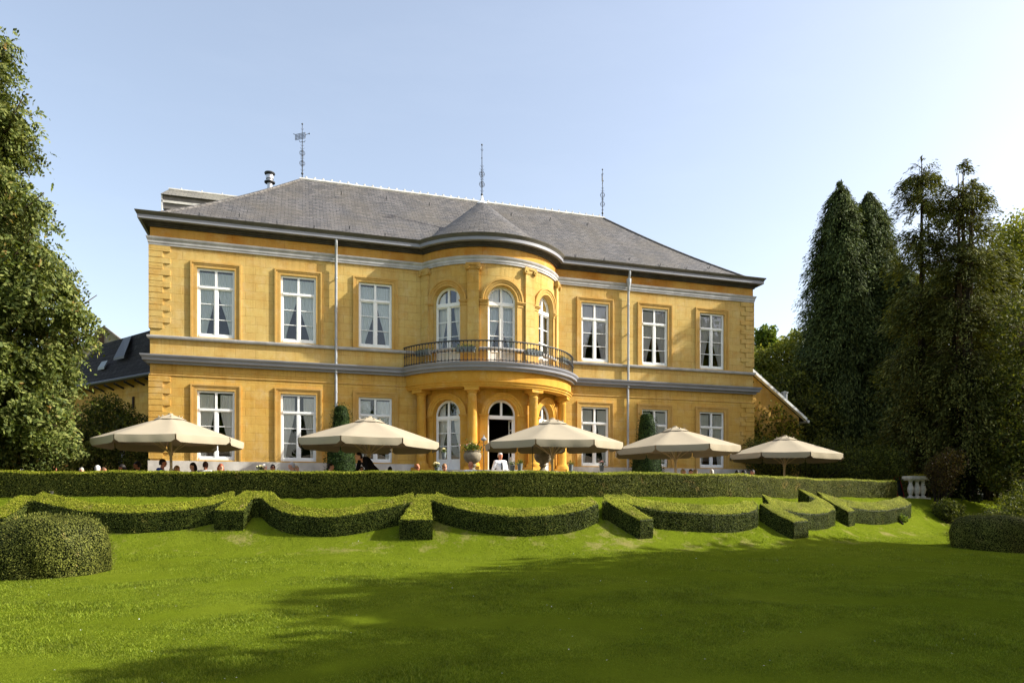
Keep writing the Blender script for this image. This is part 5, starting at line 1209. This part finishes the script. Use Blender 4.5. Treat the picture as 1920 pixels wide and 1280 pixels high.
M['potleaf'] = foliage('pot_plant_leaves', lin(50, 64, 26), lin(80, 96, 40), lin(120, 130, 60), .2, .5, 6)
tb = [('round dark terrace table under the first parasol', 1.6, -4.3), ('round dark terrace table in front of the second window', *(4.03, -3.81, 2.15)[:2]), ('round dark terrace table beside the bending waiter', *(6.03, -4.43, 2.15)[:2]),
      ('round dark terrace table before the left bay door', *(8.16, -4.24, 2.17)[:2]), ('round dark terrace table under the middle parasol', *(11.54, -4.75, 2.18)[:2]), ('round dark terrace table right of the bay', *(13.11, -4.18, 2.21)[:2]), ('round dark terrace table near the right corner', *(16.74, -4.77, 2.23)[:2])]
for a in tb: table(*a)
potplant('tin of cream flowers on a table left of the lilac guest', (3.46, -4.06, 2.25), .16, .07, M['potleaf'], M['cream'])
potplant('tin of cream flowers on the stacked table by the left bay door', (8.85, -2.36, 2.92), .18, .08, M['potleaf'], M['cream'])
potplant('bunch of cream flowers left of the guest with glasses', (8.3, -4.07, 2.45), .10, .08, M['potleaf'], M['cream'])
potplant('small grey pot with a green plant left of the door post', (11.04, -2.61, 2.51), .2, .09, M['potleaf'])
potplant('small grey pot with a green plant right of the waiter', (11.25, -2.78, 2.54), .22, .09, M['potleaf'])
potplant('slim vase of pink flowers right of the second stone urn', (12.12, -3.36, 2.73), .16, .05, M['potleaf'], M['pinkf'])
potplant('small dark pot at the left end of the right-hand plinth', (12.85, -3.16, 2.53), .2, .08, M['potleaf'])
potplant('tin of pink flowers on the ledge under the fourth ground-floor window', (13.72, -3.64, 2.52), .18, .08, M['potleaf'], M['pinkf'])
def urn(label, c, plant):
    r = empty('stone_urn', c); tag(r, label, 'urn', 'stone urns flanking the bay door')
    MB().box(-.19, .19, -.19, .19, 0, .5).lathe([(.17, .5), (.17, .56), (.10, .60), (.07, .66), (.10, .70), (.12, .74), (.09, .78), (.20, .84), (.255, .93), (.27, 1.02), (.25, 1.10), (.22, 1.13), (.25, 1.15), (.25, 1.17), (.2, 1.17), (.18, 1.12), (.001, 1.11)], (0, 0, 0), 26).build('urn_body', M['terracotta'], r, smooth=True)
    if plant:
        P = rng.normal(size=(420, 3))*[.14, .14, .08]+[0, 0, 1.26]; V, F = quads(P, rvec(420), rvec(420), .07, .045); npmesh('foliage', V, F, M['potleaf'], r)
        fm = MB()
        for _ in range(16): fm.ball((random.gauss(0, .14), random.gauss(0, .14), 1.33+random.random()*.08), .02, 6, 4)
        fm.build('flowers', M['pinkf'], r)
    return r
u_ = (9.67, -2.82, 2.89); urn('grey stone urn planted with greenery left of the open bay door', (u_[0], u_[1], 1.92), True).scale = (1.05,)*3
u_ = (11.79, -3.47, 2.89); urn('grey stone urn half hidden under the middle parasol', (u_[0], u_[1], 1.92), False).scale = (1.05,)*3
for c_ in ((9.67, -2.82, 2.89), (11.79, -3.47, 2.89)):
    tag(MB().box(-.3, .3, -.3, .3, 0, .36).box(-.27, .27, -.27, .27, .36, .42).build('urn_plinth', M['plinth'], None, loc=(c_[0], c_[1], 1.5)), 'square stone block under the urn '+('left of the open bay door' if c_[0] < 10.5 else 'beneath the middle parasol'), 'plinth')
for (px_, lb) in (((9.86, -3.5, 2.86), 'thin terrace lamp post left of the open bay door'), ((11.29, -3.94, 2.86), 'thin terrace lamp post under the middle parasol')):
    r = empty('lamp_post', (px_[0], px_[1], 1.5)); tag(r, lb, 'lamp', 'thin terrace lamp posts')
    MB().tube([(0, 0, 0), (0, 0, 1.95)], .012, 8).lathe([(.13, 0), (.13, .02), (.02, .04)], (0, 0, 0), 14).build('post', M['iron'], r, smooth=True)
    MB().lathe([(.02, 1.90), (.085, 1.94), (.09, 1.97), (.02, 2.03), (.015, 2.08)], (0, 0, 0), 14).build('lamp_head', M['zinc'], r, smooth=True)
for i, (x, y, f) in enumerate(((*(9.06, -2.63, 2.22)[:2], 20), (*(9.35, -2.72, 2.22)[:2], -10), (*(12.2, -3.9, 2.21)[:2], 30), (*(12.56, -3.7, 2.22)[:2], -40), (*(11.92, -3.4, 2.22)[:2], 160), (*(17.6, -4.51, 2.24)[:2], 10))):
    chair((x, y), f, 1, None, ('empty dark chair left of the urn before the bay door', 'empty dark chair beside the column next to the bay door', 'empty dark chair right of the middle parasol pole', 'empty dark chair by the right-hand column', 'empty dark chair behind the middle parasol pole', 'empty dark chair below the sixth ground-floor window')[i])
# planter boxes hung inside the balcony railing
for a, lb in ((-52, 'leftmost'), (-24, 'second'), (18, 'third'), (50, 'rightmost')):
    r = empty('planter_box', (BX+3.26*math.sin(R(a)), BY-3.26*math.cos(R(a)), 6.50), R(a)); tag(r, 'grey metal planter box hung inside the balcony railing, %s of four' % lb, 'planter', 'planter boxes on the balcony railing')
    MB().add([(-.29, -.07, 0), (.29, -.07, 0), (.29, .07, 0), (-.29, .07, 0), (-.33, -.1, .16), (.33, -.1, .16), (.33, .1, .16), (-.33, .1, .16)], [(0, 1, 2, 3), (0, 1, 5, 4), (1, 2, 6, 5), (2, 3, 7, 6), (3, 0, 4, 7)]).box(-.34, .34, -.11, -.095, .15, .175).box(-.34, .34, .095, .11, .15, .175).build('box', M['greypot'], r)
    P = rng.normal(size=(160, 3))*[.17, .05, .035]+[0, 0, .18]; V, F = quads(P, rvec(160), rvec(160), .06, .035); npmesh('foliage', V, F, M['potleaf'], r)
# balustrade stump, sandwich board
b_ = (25.72, -4.48, 2.31); r = empty('balustrade', (b_[0], b_[1]+.05, 1.66), R(0)); tag(r, 'short weathered stone balustrade closing the right end of the terrace hedge', 'balustrade')
bs = simple('lichened_limestone', lin(196, 190, 178), .85, .2, .3, 9, bump=.3)
MB().box(-.46, .46, -.16, .16, -.15, .03).build('base', bs, r); MB().box(-.50, .50, -.18, .18, .70, .80).box(-.46, .46, -.15, .15, .655, .70).build('coping', bs, r)
bp = [(.10, .03), (.10, .07), (.06, .09), (.05, .12), (.085, .20), (.105, .30), (.10, .38), (.065, .50), (.05, .56), (.075, .58), (.05, .60), (.09, .63), (.10, .655)]
b1 = MB().lathe(bp, (0, 0, 0), 20).build('baluster', bs, r, smooth=True)
for i, x in enumerate((-.30, 0, .27)):
    b = b1 if i == 0 else b1.copy()
    if i: COL.objects.link(b)
    b.location = (x, 0, 0)
P = rng.normal(size=(120, 3))*[.2, .08, .02]+[.1, 0, .84]; P[:, 2] = np.abs(P[:, 2]-.81)+.81; V, F = quads(P, rvec(120), rvec(120), .05, .03); npmesh('moss', V, F, M['autumn'], r)
b_ = (27.11, -2.19, 2.38); r = empty('sandwich_board', (b_[0], b_[1], 1.5), R(20)); tag(r, 'red-framed folding sandwich board standing in the shade left of the balustrade', 'sign board')
for s_ in (-1, 1):
    fm = MB(); y0 = s_*.22
    for x in (-.28, .28): fm.tube([(x, y0, 0), (x*.8, 0, 1.02)], .022, 6)
    fm.tube([(-.23, 0, 1.02), (.23, 0, 1.02)], .022, 6); fm.tube([(-.27, y0*.8, .2), (.27, y0*.8, .2)], .02, 6); f = fm.build('frame', M['red'], r)
    MB().add([(-.25, y0*.78, .22), (.25, y0*.78, .22), (.21, 0, 1.0), (-.21, 0, 1.0), (-.25, y0*.78+.01, .22), (.25, y0*.78+.01, .22), (.21, .01, 1.0), (-.21, .01, 1.0)], [(0, 1, 2, 3), (4, 5, 6, 7), (0, 1, 5, 4), (1, 2, 6, 5), (2, 3, 7, 6), (3, 0, 4, 7)]).build('board', simple('dark_board', lin(40, 46, 60), .6, .3, .1, 4), f)
r = empty('marker_post', gz((-0.99, -5.62, 1.56))); tag(r, 'short grey stake at the foot of the terrace hedge at left', 'stake'); MB().box(-.02, .02, -.02, .02, -.05, .18).build('stake', M['lead'], r)
MB().box(-.026, .026, -.026, .026, .18, .2).build('cap', M['lead'], r)
# ------------------------------------------------------------------ grass blades
M['blade'] = foliage('grass_blades', (.08, .12, .008, 1), (.145, .19, .012, 1), (.24, .275, .03, 1), .26, .5, 2.6)
def grass(n, z0, z1, size):
    """blades in the wedge of lawn in front of the camera spot, thinning with distance"""
    u = rng.random(n); Z = 1/(1/z0+(1/z1-1/z0)*u); a = (rng.random(n)-.5)*1.62; ph = R(16.99); x = 4.49+Z*(a*math.cos(ph)+math.sin(ph)); y = -24.03+Z*(-a*math.sin(ph)+math.cos(ph))
    k = bank_t(x, y) > .08; x, y, Z = x[k], y[k], Z[k]; g_ = groundv(x, y); n = len(x)
    patch = .75+.45*np.sin(x*1.7+np.sin(y*2.3)*2)*np.sin(y*1.3+x*.6)
    h = size*(.5+.9*rng.random(n))*patch*(Z/z0)**.2; az = rng.random(n)*2*PI; w_ = h*.13+.0016*Z/z0; lean = rng.normal(size=(n, 2))*h[:, None]*.45
    b = np.stack([x, y, g_-.004], 1); s = np.stack([np.cos(az)*w_, np.sin(az)*w_, np.zeros(n)], 1); t = b+np.stack([lean[:, 0], lean[:, 1], h], 1)
    V = np.stack([b-s, b+s, t], 1).reshape(-1, 3); return V
V = np.vstack([grass(380000, 5.0, 11, .020), grass(330000, 9, 24, .022), grass(9000, 5.0, 20, .036)]); go_ = npmesh('lawn_grass_blades', V, np.arange(len(V)).reshape(-1, 3), M['blade']); tag(go_, kind='stuff')
n = 150; Z = 5.5+11*rng.random(n); a = (rng.random(n)-.5)*1.5; ph = R(16.99); fx = 4.49+Z*(a*math.cos(ph)+math.sin(ph)); fy = -24.03+Z*(-a*math.sin(ph)+math.cos(ph)); P = np.array([(x, y, ground(x, y)+.04+.01*random.random()) for x, y in zip(fx, fy) if bank_t(x, y) > .3]); 
V, F = quads(P, rvec(len(P))*[1, 1, .2], np.tile([0, 0, 1.], (len(P), 1)), .016, .014); tag(npmesh('clover_flowers', V, F, M['white']), kind='stuff')
